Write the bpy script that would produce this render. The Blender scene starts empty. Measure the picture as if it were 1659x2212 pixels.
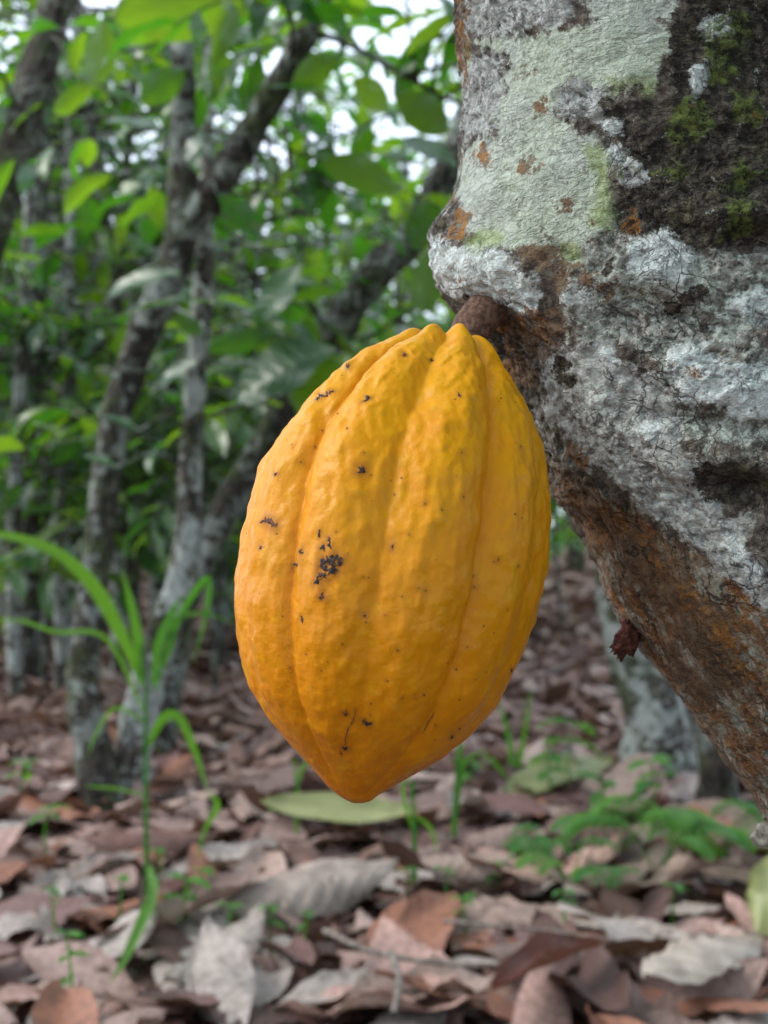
import bpy, math, random
import numpy as np
from mathutils import Matrix, Vector
from mathutils.bvhtree import BVHTree

# ------------------------------------------------------------------ camera, sky, sun, exposure
S = bpy.context.scene
COL = S.collection
CAMZ = 0.70                      # lens height over the ground, metres
K = 0.4142 / 1106.0              # tangent per pixel of a 1659 x 2212 picture
HORIZON = 1125.0
cam_d = bpy.data.cameras.new('camera')
cam = bpy.data.objects.new('camera', cam_d)
COL.objects.link(cam)
cam.location = (0, 0, CAMZ)
cam.rotation_euler = (math.radians(90), 0, 0)
cam_d.sensor_fit = 'VERTICAL'
cam_d.sensor_height = 36.0
cam_d.lens = 18.0 / 0.4142
cam_d.shift_y = (HORIZON - 1106.0) / 2212.0
cam_d.clip_start = 0.02
cam_d.clip_end = 500
cam_d.dof.use_dof = True
cam_d.dof.focus_distance = 0.405
cam_d.dof.aperture_fstop = cam_d.lens / 3.1
S.camera = cam

SUN_EL, SUN_AZ = 46.0, -92.0    # azimuth from +Y towards +X: to the left of the lens
world = bpy.data.worlds.new('World')
S.world = world
world.use_nodes = True
wn = world.node_tree
bg = wn.nodes['Background']
sky = wn.nodes.new('ShaderNodeTexSky')
sky.sky_type = 'NISHITA'
sky.sun_disc = False
sky.sun_elevation = math.radians(SUN_EL)
sky.sun_rotation = math.radians(SUN_AZ)
sky.air_density = 1.0
sky.dust_density = 6.0
sky.ozone_density = 1.0
cloud = wn.nodes.new('ShaderNodeMix')          # an even cloud layer over the clear sky
cloud.data_type = 'RGBA'
cloud.inputs[0].default_value = 0.8
wn.links.new(sky.outputs[0], cloud.inputs[6])
cloud.inputs[7].default_value = (9.8, 11.2, 13.2, 1)
wn.links.new(cloud.outputs[2], bg.inputs[0])
bg.inputs[1].default_value = 0.11
sun_d = bpy.data.lights.new('sun', 'SUN')
sun_d.energy = 1.5
sun_d.angle = math.radians(25)
sun_d.color = (1.0, 0.96, 0.9)
sun = bpy.data.objects.new('sun', sun_d)
COL.objects.link(sun)
_e, _a = math.radians(SUN_EL), math.radians(SUN_AZ)
sun_dir = Vector((math.cos(_e) * math.sin(_a), math.cos(_e) * math.cos(_a), math.sin(_e)))
sun.rotation_euler = sun_dir.to_track_quat('Z', 'Y').to_euler()
sun.location = sun_dir * 20
S.view_settings.view_transform = 'Standard'
S.view_settings.look = 'None'
S.view_settings.gamma = 1.0
S.view_settings.exposure = 1.0
S.cycles.max_bounces = 5
S.cycles.diffuse_bounces = 3
S.cycles.glossy_bounces = 2
S.cycles.transmission_bounces = 3
S.cycles.adaptive_threshold = 0.02
S.cycles.transparent_max_bounces = 4
S.cycles.use_denoising = True

rng = np.random.default_rng(7)
random.seed(7)
R = math.radians

# ------------------------------------------------------------------ helpers
def P(u, v, D):
    """pixel of the 1659 x 2212 picture at distance D along the view -> world point"""
    return np.array([(u - 829.5) * K * D, D, CAMZ + (HORIZON - v) * K * D])

def px(V):
    V = np.asarray(V)
    d = np.maximum(V[:, 1], 1e-3)
    return V[:, 0] / (K * d) + 829.5, HORIZON - (V[:, 2] - CAMZ) / (K * d)

_perm = np.random.default_rng(3).permutation(256)
_perm = np.concatenate([_perm, _perm, _perm])
_grad = np.random.default_rng(4).normal(size=(256, 3))
_grad /= np.linalg.norm(_grad, axis=1, keepdims=True)
def noise3(Pn):
    Pn = np.asarray(Pn, float)
    i = np.floor(Pn).astype(int)
    f = Pn - i
    i &= 255
    w = f * f * f * (f * (f * 6 - 15) + 10)
    out = 0
    for dx in (0, 1):
        wx = w[:, 0] if dx else 1 - w[:, 0]
        for dy in (0, 1):
            wy = w[:, 1] if dy else 1 - w[:, 1]
            for dz in (0, 1):
                wz = w[:, 2] if dz else 1 - w[:, 2]
                h = _perm[_perm[_perm[(i[:, 0] + dx) & 255] + ((i[:, 1] + dy) & 255)] + ((i[:, 2] + dz) & 255)]
                g = _grad[h]
                out = out + wx * wy * wz * (g[:, 0] * (f[:, 0] - dx) + g[:, 1] * (f[:, 1] - dy) + g[:, 2] * (f[:, 2] - dz))
    return out * 1.6
def fbm(Pn, octaves=3, gain=0.5):
    a, s, o = 1.0, 1.0, 0
    for k in range(octaves):
        o = o + a * noise3(Pn * s + 17.3 * k)
        a *= gain
        s *= 2.03
    return o
def worley2(x, y):
    """distance to the border between the two nearest cell points (2D)"""
    ix, iy = np.floor(x).astype(int), np.floor(y).astype(int)
    f1 = np.full(x.shape, 9.0)
    f2 = np.full(x.shape, 9.0)
    for dx in (-1, 0, 1):
        for dy in (-1, 0, 1):
            cx, cy = ix + dx, iy + dy
            h = _perm[_perm[cx & 255] + (cy & 255)]
            h2 = _perm[h + 91]
            d = np.hypot(cx + h / 255.0 - x, cy + h2 / 255.0 - y)
            f2 = np.where(d < f1, f1, np.minimum(f2, d))
            f1 = np.minimum(f1, d)
    return f2 - f1

def tag(o, label=None, cat=None, group=None, kind=None):
    if label: o['label'] = label
    if cat: o['category'] = cat
    if group: o['group'] = group
    if kind: o['kind'] = kind
    return o

def mesh(name, V, F, mat=None, smooth=True):
    me = bpy.data.meshes.new(name)
    V = np.asarray(V, np.float32)
    F = np.asarray(F, np.int32)
    n, k = F.shape
    me.vertices.add(len(V))
    me.vertices.foreach_set('co', V.ravel())
    me.loops.add(n * k)
    me.loops.foreach_set('vertex_index', F.ravel())
    me.polygons.add(n)
    me.polygons.foreach_set('loop_start', np.arange(0, n * k, k, dtype=np.int32))
    me.polygons.foreach_set('loop_total', np.full(n, k, dtype=np.int32))
    if smooth:
        me.polygons.foreach_set('use_smooth', np.ones(n, bool))
    me.update(calc_edges=True)
    me.validate()
    if mat: me.materials.append(mat)
    return me
def obj(name, me, parent=None, loc=None):
    o = bpy.data.objects.new(name, me)
    COL.objects.link(o)
    if parent is not None:
        o.parent = parent
    if loc is not None:
        o.location = loc
    return o
def empty(name, loc):
    o = bpy.data.objects.new(name, None)
    COL.objects.link(o)
    o.location = [float(c) for c in loc]
    o.empty_display_size = 0.02
    return o
def child(name, V, F, mat, root, smooth=True):
    """mesh given in world coordinates, parented to an unrotated root"""
    base = np.array(root.location)
    return obj(name, mesh(name, np.asarray(V) - base, F, mat, smooth), root)
def sub(name, V, F, mat, part, root, smooth=True):
    return obj(name, mesh(name, np.asarray(V) - np.array(root.location), F, mat, smooth), part)
def attr(me, name, data, typ):
    a = me.attributes.new(name, typ, 'POINT')
    key = {'FLOAT': 'value', 'FLOAT_VECTOR': 'vector', 'FLOAT_COLOR': 'color'}[typ]
    a.data.foreach_set(key, np.asarray(data, np.float32).ravel())

def catmull(pts, n):
    pts = np.asarray(pts, float)
    if len(pts) < 3:
        t = np.linspace(0, 1, n)[:, None]
        return pts[0] + (pts[-1] - pts[0]) * t
    p = np.vstack([2 * pts[0] - pts[1], pts, 2 * pts[-1] - pts[-2]])
    m = len(pts) - 1
    tt = np.linspace(0, m - 1e-6, n)
    i = tt.astype(int)
    f = (tt - i)[:, None]
    a, b, c, d = p[i], p[i + 1], p[i + 2], p[i + 3]
    return 0.5 * (2 * b + (c - a) * f + (2 * a - 5 * b + 4 * c - d) * f ** 2 + (3 * b - a - 3 * c + d) * f ** 3)

def tube(path, rad, seg=8, rough=0.0, seed=0, cap=True):
    path = np.asarray(path, float)
    n = len(path)
    rad = np.broadcast_to(np.asarray(rad, float), (n,))
    tan = np.gradient(path, axis=0)
    tan /= np.linalg.norm(tan, axis=1, keepdims=True) + 1e-12
    ref = np.array([0.0, 1.0, 0.0]) if abs(tan[:, 1]).mean() < 0.8 else np.array([1.0, 0, 0])
    a = np.cross(tan, ref)
    a /= np.linalg.norm(a, axis=1, keepdims=True) + 1e-12
    b = np.cross(tan, a)
    th = np.linspace(0, 2 * np.pi, seg, endpoint=False)
    V = path[:, None] + rad[:, None, None] * (np.cos(th)[None, :, None] * a[:, None] + np.sin(th)[None, :, None] * b[:, None])
    V = V.reshape(-1, 3)
    if rough:
        c = np.repeat(path, seg, axis=0)
        rr = np.repeat(rad, seg)
        q = V / (np.mean(rad) * 1.6) + seed * 3.1
        d = fbm(q * np.array([1, 1, .6]), 3) * rough
        V = c + (V - c) * (1 + d)[:, None]
    i = np.arange(n - 1)[:, None] * seg
    j = np.arange(seg)[None]
    k = (j + 1) % seg
    F = np.stack([i + j, i + k, i + seg + k, i + seg + j], -1).reshape(-1, 4)
    if cap:
        e0, e1 = len(V), len(V) + 1
        V = np.vstack([V, path[0], path[-1]])
        jj = np.arange(seg)
        kk = (jj + 1) % seg
        o = (n - 1) * seg
        F = np.vstack([F, np.stack([kk, jj, np.full(seg, e0), np.full(seg, e0)], -1),
                       np.stack([o + jj, o + kk, np.full(seg, e1), np.full(seg, e1)], -1)])
    return V, F
def fixquads(F):
    return F
def join(parts):
    Vs, Fs, o = [], [], 0
    for V, F in parts:
        Vs.append(V)
        Fs.append(F + o)
        o += len(V)
    return np.vstack(Vs), np.vstack(Fs)

def mesh_poly(name, V, F, mat, smooth=True):
    return mesh(name, V, F, mat, smooth)

def leaf(L=0.25, W=0.09, nl=6, nw=2, curl=0.3, droop=0.6, fold=0.15, pleat=0.0, wave=0.0, peak=0.5, seed=0, twist=0.0, veins=9, ragged=0.0):
    """a leaf blade from the origin along +X, its upper face towards +Z"""
    r = np.random.default_rng(seed)
    t = np.linspace(0, 1, nl + 1)
    a = np.linspace(-1, 1, nw * 2 + 1)
    q = math.log(0.5) / math.log(peak)
    w = np.sin(np.pi * np.clip(t, 0, 1) ** q) ** 0.75 * W / 2
    w = np.maximum(w, 0.012 * W)
    w[-2] *= 0.75
    ang = -droop * (t ** 1.3)
    dx = np.cos(ang) * L / nl
    dz = np.sin(ang) * L / nl
    cx = np.concatenate([[0], np.cumsum(dx[1:])])
    cz = np.concatenate([[0], np.cumsum(dz[1:])])
    T, A = np.meshgrid(t, a, indexing='ij')
    Wd = np.repeat(w[:, None], len(a), 1)
    if ragged:
        Wd = Wd * (1 + ragged * r.normal(size=Wd.shape) * (abs(A) > 0.9))
    c = max(abs(curl), 1e-3)
    lat = Wd * np.sin(c * A) / c
    up = np.sign(curl) * Wd * (1 - np.cos(c * A)) / c + fold * abs(A) * Wd
    up = up + pleat * W * np.cos(2 * np.pi * (veins * T - 1.6 * abs(A))) * np.minimum(1, abs(A) * 2) * np.sin(np.pi * T)
    up = up + wave * W * np.sin(2 * np.pi * (2.2 * T + r.random()) + 2 * A) * abs(A)
    nx, nz = -np.sin(ang), np.cos(ang)
    X = cx[:, None] + nx[:, None] * up
    Z = cz[:, None] + nz[:, None] * up
    Y = lat
    if twist:
        an = twist * T
        Y, Z = Y * np.cos(an) - (Z - cz[:, None]) * np.sin(an), cz[:, None] + Y * np.sin(an) + (Z - cz[:, None]) * np.cos(an)
    V = np.stack([X, Y, Z], -1).reshape(-1, 3)
    m = len(a)
    i = np.arange(nl)[:, None] * m
    j = np.arange(m - 1)[None]
    F = np.stack([i + j, i + m + j, i + m + j + 1, i + j + 1], -1).reshape(-1, 4)
    return V, F

def frame(d, n):
    """rotation matrix whose X is d and whose Z is nearest n"""
    d = np.asarray(d, float)
    d = d / np.linalg.norm(d)
    n = np.asarray(n, float)
    n = n - d * n.dot(d)
    if np.linalg.norm(n) < 1e-6:
        n = np.array([0, 0, 1.0]) - d * d[2] + 1e-3
    n = n / np.linalg.norm(n)
    return np.stack([d, np.cross(n, d), n], 1)
def xf(pos, rot, sc=1.0):
    M = np.eye(4)
    M[:3, :3] = rot * sc
    M[:3, 3] = pos
    return M
def bake(templates, mats, idx):
    """many transformed copies of leaf templates as one vertex/face set, plus a random number per copy"""
    parts, rnd = [], []
    for k, (TV, TF) in enumerate(templates):
        sel = np.nonzero(idx == k)[0]
        if len(sel) == 0:
            continue
        M = mats[sel]
        V = np.einsum('nij,vj->nvi', M[:, :3, :3], TV) + M[:, None, :3, 3]
        F = TF[None] + (np.arange(len(sel)) * len(TV))[:, None, None]
        parts.append((V.reshape(-1, 3), F.reshape(-1, 4)))
        rnd.append(np.repeat(rng.random(len(sel)), len(TV)))
    V, F = join(parts)
    return V, F, np.concatenate(rnd)

# ------------------------------------------------------------------ materials
class Mat:
    def __init__(self, name):
        self.m = bpy.data.materials.new(name)
        self.m.use_nodes = True
        self.t = self.m.node_tree
        self.t.nodes.clear()
        self.out = self.n('ShaderNodeOutputMaterial')
    def n(self, typ, **kw):
        nd = self.t.nodes.new(typ)
        for k, v in kw.items():
            setattr(nd, k, v)
        return nd
    def l(self, a, b):
        self.t.links.new(a, b)
    def val(self, sock, v):
        if isinstance(v, bpy.types.NodeSocket):
            self.l(v, sock)
        elif isinstance(v, tuple) and len(v) == 3 and sock.type == 'RGBA':
            sock.default_value = (*v, 1)
        else:
            sock.default_value = v
    def coord(self, kind='Object', scale=(1, 1, 1)):
        tc = self.n('ShaderNodeTexCoord')
        mp = self.n('ShaderNodeMapping')
        mp.inputs['Scale'].default_value = scale
        self.l(tc.outputs[kind], mp.inputs[0])
        return mp.outputs[0]
    def scaled(self, vec, scale):
        mp = self.n('ShaderNodeMapping')
        mp.inputs['Scale'].default_value = scale
        self.l(vec, mp.inputs[0])
        return mp.outputs[0]
    def noise(self, vec, scale, detail=3, rough=0.55, dist=0.0):
        nd = self.n('ShaderNodeTexNoise')
        self.l(vec, nd.inputs['Vector'])
        nd.inputs['Scale'].default_value = scale
        nd.inputs['Detail'].default_value = detail
        nd.inputs['Roughness'].default_value = rough
        nd.inputs['Distortion'].default_value = dist
        return nd.outputs[0]
    def voro(self, vec, scale, feature='F1', rand=1.0):
        nd = self.n('ShaderNodeTexVoronoi', feature=feature)
        self.l(vec, nd.inputs['Vector'])
        nd.inputs['Scale'].default_value = scale
        nd.inputs['Randomness'].default_value = rand
        return nd.outputs[0]
    def math(self, op, a, b=0.0, c=None, clamp=False):
        nd = self.n('ShaderNodeMath', operation=op, use_clamp=clamp)
        self.val(nd.inputs[0], a)
        self.val(nd.inputs[1], b)
        if c is not None:
            self.val(nd.inputs[2], c)
        return nd.outputs[0]
    def step(self, x, lo, hi, a=0.0, b=1.0):
        nd = self.n('ShaderNodeMapRange', interpolation_type='SMOOTHSTEP')
        self.val(nd.inputs[0], x)
        for i, q in enumerate((lo, hi, a, b)):
            nd.inputs[1 + i].default_value = q
        return nd.outputs[0]
    def mix(self, f, a, b, blend='MIX'):
        nd = self.n('ShaderNodeMix', data_type='RGBA', blend_type=blend)
        self.val(nd.inputs[0], f)
        self.val(nd.inputs[6], a)
        self.val(nd.inputs[7], b)
        return nd.outputs[2]
    def ramp(self, f, stops):
        nd = self.n('ShaderNodeValToRGB')
        self.l(f, nd.inputs[0])
        el = nd.color_ramp.elements
        while len(el) < len(stops):
            el.new(0.5)
        for e, (p, c) in zip(el, stops):
            e.position = p
            e.color = (*c, 1)
        return nd.outputs[0]
    def attr(self, name):
        nd = self.n('ShaderNodeAttribute', attribute_name=name)
        return nd
    def bump(self, h, strength, dist, normal=None):
        nd = self.n('ShaderNodeBump')
        self.l(h, nd.inputs['Height'])
        nd.inputs['Strength'].default_value = strength
        nd.inputs['Distance'].default_value = dist
        if normal is not None:
            self.l(normal, nd.inputs['Normal'])
        return nd.outputs[0]
    def principled(self, color, rough=0.6, spec=0.5, normal=None, link=True, **kw):
        nd = self.n('ShaderNodeBsdfPrincipled')
        self.val(nd.inputs['Base Color'], color)
        self.val(nd.inputs['Roughness'], rough)
        self.val(nd.inputs['Specular IOR Level'], spec)
        if normal is not None:
            self.l(normal, nd.inputs['Normal'])
        for k, v in kw.items():
            self.val(nd.inputs[k], v)
        if link:
            self.l(nd.outputs[0], self.out.inputs[0])
        return nd

def leaf_mat(name, stops, trans, tr=0.36, rough=0.32, per_object=True, spec=0.7, spots=True):
    m = Mat(name)
    if per_object:
        rnd = m.n('ShaderNodeObjectInfo').outputs['Random']
    else:
        rnd = m.attr('rnd').outputs['Fac']
    col = m.ramp(rnd, stops)
    vec = m.coord('Object')
    nz = m.noise(vec, 28, 3)
    col = m.mix(m.step(nz, 0.3, 0.75), col, m.mix(0.4, col, (0.05, 0.09, 0.03)))
    tcol = m.mix(m.step(rnd, 0.2, 0.9), trans[0], trans[1])
    if spots:
        sp = m.step(m.noise(vec, 55, 2), 0.70, 0.76)
        col = m.mix(sp, col, (0.16, 0.10, 0.03))
        tcol = m.mix(sp, tcol, (0.2, 0.12, 0.02))
    pr = m.principled(col, rough, spec, link=False)
    tl = m.n('ShaderNodeBsdfTranslucent')
    m.val(tl.inputs[0], tcol)
    mx = m.n('ShaderNodeMixShader')
    mx.inputs[0].default_value = tr
    m.l(pr.outputs[0], mx.inputs[1])
    m.l(tl.outputs[0], mx.inputs[2])
    m.l(mx.outputs[0], m.out.inputs[0])
    return m.m
GREENS = [(0.0, (0.010, 0.040, 0.024)), (0.5, (0.018, 0.062, 0.024)), (0.9, (0.04, 0.095, 0.022)), (1.0, (0.13, 0.15, 0.025))]
TRANS = ((0.09, 0.34, 0.008), (0.30, 0.56, 0.015))
M_LEAF = leaf_mat('living_leaf', GREENS, TRANS)
M_FOLIAGE = leaf_mat('foliage_mass', GREENS, TRANS, per_object=False)
M_GRASS = leaf_mat('grass_blade', [(0, (0.04, 0.12, 0.03)), (1, (0.075, 0.19, 0.02))], ((0.13, 0.45, 0.01), (0.28, 0.62, 0.015)), tr=0.5, rough=0.45, spec=0.3, spots=False)
M_HERB = leaf_mat('seedling_leaf', [(0, (0.035, 0.13, 0.03)), (1, (0.07, 0.19, 0.025))], ((0.1, 0.36, 0.02), (0.2, 0.5, 0.02)), tr=0.4, rough=0.5, spec=0.3, spots=False)
M_FADED = leaf_mat('faded_leaf', [(0, (0.25, 0.28, 0.11)), (1, (0.28, 0.27, 0.12))], ((0.4, 0.42, 0.1), (0.42, 0.42, 0.1)), tr=0.2, rough=0.5)

LITTER = [(0.0, (0.055, 0.027, 0.024)), (0.2, (0.12, 0.06, 0.052)), (0.42, (0.20, 0.118, 0.10)), (0.62, (0.28, 0.185, 0.16)), (0.8, (0.38, 0.29, 0.26)), (0.9, (0.22, 0.095, 0.055)), (1.0, (0.48, 0.41, 0.38))]
def litter_mat(name, per_object):
    m = Mat(name)
    col = m.n('ShaderNodeObjectInfo').outputs['Color'] if per_object else m.ramp(m.attr('rnd').outputs['Fac'], LITTER)
    vec = m.coord('Object')
    n1 = m.noise(vec, 22, 4)
    col = m.mix(m.step(n1, 0.35, 0.7), col, m.mix(0.5, col, (0.06, 0.034, 0.027)))
    n2 = m.noise(vec, 90, 3)
    col = m.mix(m.step(n2, 0.58, 0.78, 0, 0.45), col, (0.36, 0.29, 0.26))
    col = m.mix(m.step(m.noise(vec, 60, 2), 0.66, 0.72), col, (0.05, 0.03, 0.022))
    bmp = m.bump(m.noise(vec, 160, 3), 0.35, 0.004)
    pr = m.principled(col, 0.52, 0.32, bmp, link=False)
    tl = m.n('ShaderNodeBsdfTranslucent')
    m.val(tl.inputs[0], (0.25, 0.13, 0.06))
    mx = m.n('ShaderNodeMixShader')
    mx.inputs[0].default_value = 0.08
    m.l(pr.outputs[0], mx.inputs[1])
    m.l(tl.outputs[0], mx.inputs[2])
    m.l(mx.outputs[0], m.out.inputs[0])
    return m.m
M_DEAD = litter_mat('dead_leaf', True)
M_LITTER = litter_mat('leaf_litter', False)

def bark_mat(name, dark, light, lichen, amount, moss=0.3):
    m = Mat(name)
    vec = m.coord('Object')
    n2 = m.noise(m.scaled(vec, (1, 1, 0.5)), 55, 5, 0.65)
    col = m.mix(m.step(n2, 0.38, 0.66), dark, light)
    f = m.math('ADD', m.math('MULTIPLY', m.noise(vec, 10, 2), 0.5), m.math('MULTIPLY', m.noise(vec, 45, 5, 0.7), 0.5))
    col = m.mix(m.step(f, 0.57 - amount * 0.16, 0.61 - amount * 0.16), col, m.mix(m.step(n2, 0.35, 0.6), m.mix(0.5, lichen, dark), lichen))
    mo = m.math('ADD', m.math('MULTIPLY', m.noise(vec, 6, 2), 0.6), m.math('MULTIPLY', m.noise(vec, 30, 4, 0.65), 0.4))
    col = m.mix(m.step(mo, 0.6 - 0.14 * moss, 0.67 - 0.14 * moss, 0, 0.9), col, m.mix(m.step(n2, 0.4, 0.6), (0.018, 0.02, 0.01), (0.06, 0.075, 0.025)))
    b = m.bump(n2, 1.0, 0.014)
    m.principled(col, 0.85, 0.25, b)
    return m.m
M_BARK_MID = bark_mat('mossy_grey_bark', (0.012, 0.010, 0.008), (0.06, 0.05, 0.04), (0.22, 0.245, 0.22), 0.4, 0.7)
M_BARK_PALE = bark_mat('pale_lichen_bark', (0.025, 0.021, 0.017), (0.11, 0.095, 0.08), (0.36, 0.39, 0.36), 0.62, 0.6)
M_BARK_DARK = bark_mat('dark_mossy_bark', (0.018, 0.015, 0.012), (0.07, 0.058, 0.042), (0.15, 0.16, 0.13), 0.2, 0.9)

m = Mat('soil')
vec = m.coord('Object')
col = m.mix(m.step(m.noise(vec, 3, 5), 0.4, 0.65), (0.06, 0.04, 0.03), (0.16, 0.11, 0.085))
col = m.mix(m.step(m.noise(vec, 14, 4), 0.5, 0.62), col, (0.24, 0.18, 0.145))
m.principled(col, 0.9, 0.2, m.bump(m.noise(vec, 25, 5), 1.0, 0.04))
M_SOIL = m.m

# ------------------------------------------------------------------ ground
def ground_z(x, y):
    q = np.stack([x, y, np.zeros_like(x)], -1)
    return 0.03 * noise3(q * 0.9 + 5.1) + 0.012 * noise3(q * 3.1) - 0.02
gx = np.concatenate([np.linspace(-120, -6, 20), np.linspace(-5.5, 5.5, 120), np.linspace(6, 120, 20)])
gy = np.concatenate([np.linspace(-30, -1, 10), np.linspace(-0.8, 9, 120), np.linspace(9.5, 200, 30)])
GX, GY = np.meshgrid(gx, gy, indexing='ij')
GZ = ground_z(GX.ravel(), GY.ravel())
V = np.stack([GX.ravel(), GY.ravel(), GZ], -1)
i = np.arange(len(gx) - 1)[:, None] * len(gy)
j = np.arange(len(gy) - 1)[None]
F = np.stack([i + j, i + len(gy) + j, i + len(gy) + j + 1, i + j + 1], -1).reshape(-1, 4)
g = obj('ground', mesh('ground', V, F, M_SOIL))
tag(g, 'dark brown soil under the fallen cacao leaves', 'ground', kind='structure')

# ------------------------------------------------------------------ leaf templates
LIVE = [leaf(1.0, w, 6, 1, c, d, f, peak=p, seed=s, wave=wv) for w, c, d, f, p, s, wv in
        [(0.34, 0.3, 0.7, 0.16, 0.52, 1, 0.05), (0.36, 0.2, 0.35, 0.10, 0.50, 2, 0.04), (0.31, 0.4, 1.1, 0.2, 0.55, 3, 0.06),
         (0.38, -0.3, 0.9, 0.06, 0.5, 4, 0.08), (0.33, 0.1, 0.15, 0.22, 0.48, 5, 0.05), (0.30, 0.5, 1.4, 0.12, 0.56, 6, 0.05)]]
LIVE_ME = [mesh('leaf', *leaf(1.0, w, 14, 4, c, d, f, pleat=0.012, peak=p, seed=s, wave=wv), M_LEAF) for w, c, d, f, p, s, wv in
           [(0.34, 0.3, 0.7, 0.16, 0.52, 1, 0.05), (0.36, 0.2, 0.35, 0.10, 0.50, 2, 0.04), (0.31, 0.4, 1.1, 0.2, 0.55, 3, 0.06),
            (0.38, -0.3, 0.9, 0.06, 0.5, 4, 0.08), (0.33, 0.1, 0.15, 0.22, 0.48, 5, 0.05), (0.30, 0.5, 1.4, 0.12, 0.56, 6, 0.05)]]
DEADP = []
for s in range(14):
    r = np.random.default_rng(100 + s)
    DEADP.append(dict(W=r.uniform(0.30, 0.40), curl=r.choice([-1, 1]) * r.uniform(0.05, 1.0) ** 0.8 * (1.6 if s % 4 == 0 else 1.0), droop=r.uniform(-0.5, 0.7), fold=r.uniform(-0.15, 0.25),
                      wave=r.uniform(0.03, 0.12), peak=r.uniform(0.47, 0.58), seed=s, twist=r.uniform(-0.6, 0.6)))
DEAD = [leaf(1.0, nl=7, nw=2, **p) for p in DEADP]
DEAD_ME = [mesh('fallen_leaf', *leaf(1.0, nl=40, nw=7, pleat=0.02, ragged=0.015, veins=9, **p), M_DEAD) for p in DEADP]

# ------------------------------------------------------------------ leaf litter
def litter_spots(n, d0, d1, spread, pw=1.0):
    D = d0 + (d1 - d0) * rng.random(n) ** pw
    x = (rng.random(n) * 2 - 1) * (D * K * 829.5 * spread + 0.25)
    return x, D
def litter_mats(x, y, zoff, lmin, lmax, flat):
    n = len(x)
    M = np.zeros((n, 4, 4))
    z = ground_z(x, y) + zoff
    for q in range(n):
        az = rng.random() * 2 * np.pi
        tilt = rng.normal() * flat
        roll = rng.normal() * flat * 1.3
        d = np.array([math.cos(az) * math.cos(tilt), math.sin(az) * math.cos(tilt), math.sin(tilt)])
        nrm = np.array([math.sin(roll) * -math.sin(az), math.sin(roll) * math.cos(az), math.cos(roll)])
        if rng.random() < 0.4:
            nrm = -nrm
        L = rng.uniform(lmin, lmax)
        rot = frame(d, nrm)
        c = np.array([x[q], y[q], z[q]]) - d * L * 0.5
        M[q] = xf(c, rot, L)
    return M
# near mass between and under the single leaves, then the litter running to the far trees
xs, ys = litter_spots(1500, 1.15, 3.6, 1.25)
Ma = litter_mats(xs, ys, 0.012 + 0.012 * rng.random(len(xs)), 0.13, 0.27, 0.16)
xs, ys = litter_spots(5200, 3.0, 9.0, 1.2, 1.25)
Mb = litter_mats(xs, ys, 0.025 + 0.03 * rng.random(len(xs)), 0.15, 0.30, 0.25)
xs, ys = litter_spots(5000, 8.0, 30.0, 1.15, 1.3)
Mc = litter_mats(xs, ys, 0.03 + 0.03 * rng.random(len(xs)), 0.2, 0.45, 0.25)
Mall = np.concatenate([Ma, Mb, Mc])
V, F, rnd = bake(DEAD, Mall, rng.integers(0, len(DEAD), len(Mall)))
me = mesh('leaf_litter', V, F, M_LITTER)
attr(me, 'rnd', rnd, 'FLOAT')
tag(obj('leaf_litter', me), 'brown carpet of dead cacao leaves covering the plantation floor', 'leaf litter', kind='stuff')
# 290 single leaves, the nearest ones
FALLEN = ['pinkish brown dead cacao leaf lying loose in the litter', 'grey brown curled dead cacao leaf lying in the litter']
TONES = [('blackish brown', (0.06, 0.03, 0.026)), ('purplish brown', (0.15, 0.08, 0.075)), ('greyish brown', (0.23, 0.155, 0.135)), ('dusty beige', (0.33, 0.235, 0.20)),
         ('bleached grey', (0.32, 0.275, 0.25)), ('rusty brown', (0.24, 0.10, 0.06)), ('pinkish tan', (0.33, 0.205, 0.175))]
def dye(o, k):
    c = np.array(TONES[k % 7][1]) * rng.uniform(0.95, 1.3)
    o.color = (*[float(w) for w in c], 1)
n_single = 290
xs, ys = litter_spots(n_single, 1.45, 3.3, 1.04, 1.15)
M1 = litter_mats(xs, ys, 0.035 + 0.035 * rng.random(n_single), 0.2, 0.34, 0.13)
for q in range(n_single):
    o = obj('fallen_leaf', DEAD_ME[int(rng.integers(0, len(DEAD_ME)))])
    o.matrix_world = Matrix(M1[q])
    dye(o, q)
    pr = DEADP[DEAD_ME.index(o.data)]
    shape = 'tightly rolled' if abs(pr['curl']) > 1.2 else 'half curled' if abs(pr['curl']) > 0.7 else 'twisted' if abs(pr['twist']) > 0.5 else 'flat wavy'
    tag(o, shape + ' ' + TONES[q % 7][0] + ' dead cacao leaf lying loose on the litter', 'leaf', 'dead leaves lying on the plantation floor')
# leaves with a look of their own
def lay(name, label, base, tip, W, mat, lift=0.06, up=(0, 0, 1), cat='leaf', group=None, tone=(0.27, 0.2, 0.165), **kw):
    def on_ground(p):
        return P(p[0], p[1], (CAMZ - lift) / ((p[1] - HORIZON) * K))
    a, b = on_ground(base), on_ground(tip)
    L = float(np.linalg.norm(b - a))
    kw = dict(dict(nl=40, nw=9, pleat=0.0, wave=0.06, curl=0.3, droop=0.2, fold=0.1, veins=9), **kw)
    me = mesh(name, *leaf(L, W, **kw), mat)
    o = obj(name, me)
    o.matrix_world = Matrix(xf(a, frame(b - a, np.array(up, float)), 1.0))
    o.color = (*tone, 1)
    return tag(o, label, cat, group)
lay('fallen_leaf', 'pale yellow green fallen leaf lying flat below the pod', (905, 1752), (560, 1748), 0.07, M_FADED, 0.09, up=(0, -0.75, 0.6), droop=-0.25)
lay('fallen_leaf', 'yellow green rounded leaf propped up beside the leaning trunk', (1720, 1945), (1610, 1925), 0.12, M_FADED, 0.13, up=(-.3, -0.9, 0.3), peak=0.5)
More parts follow.
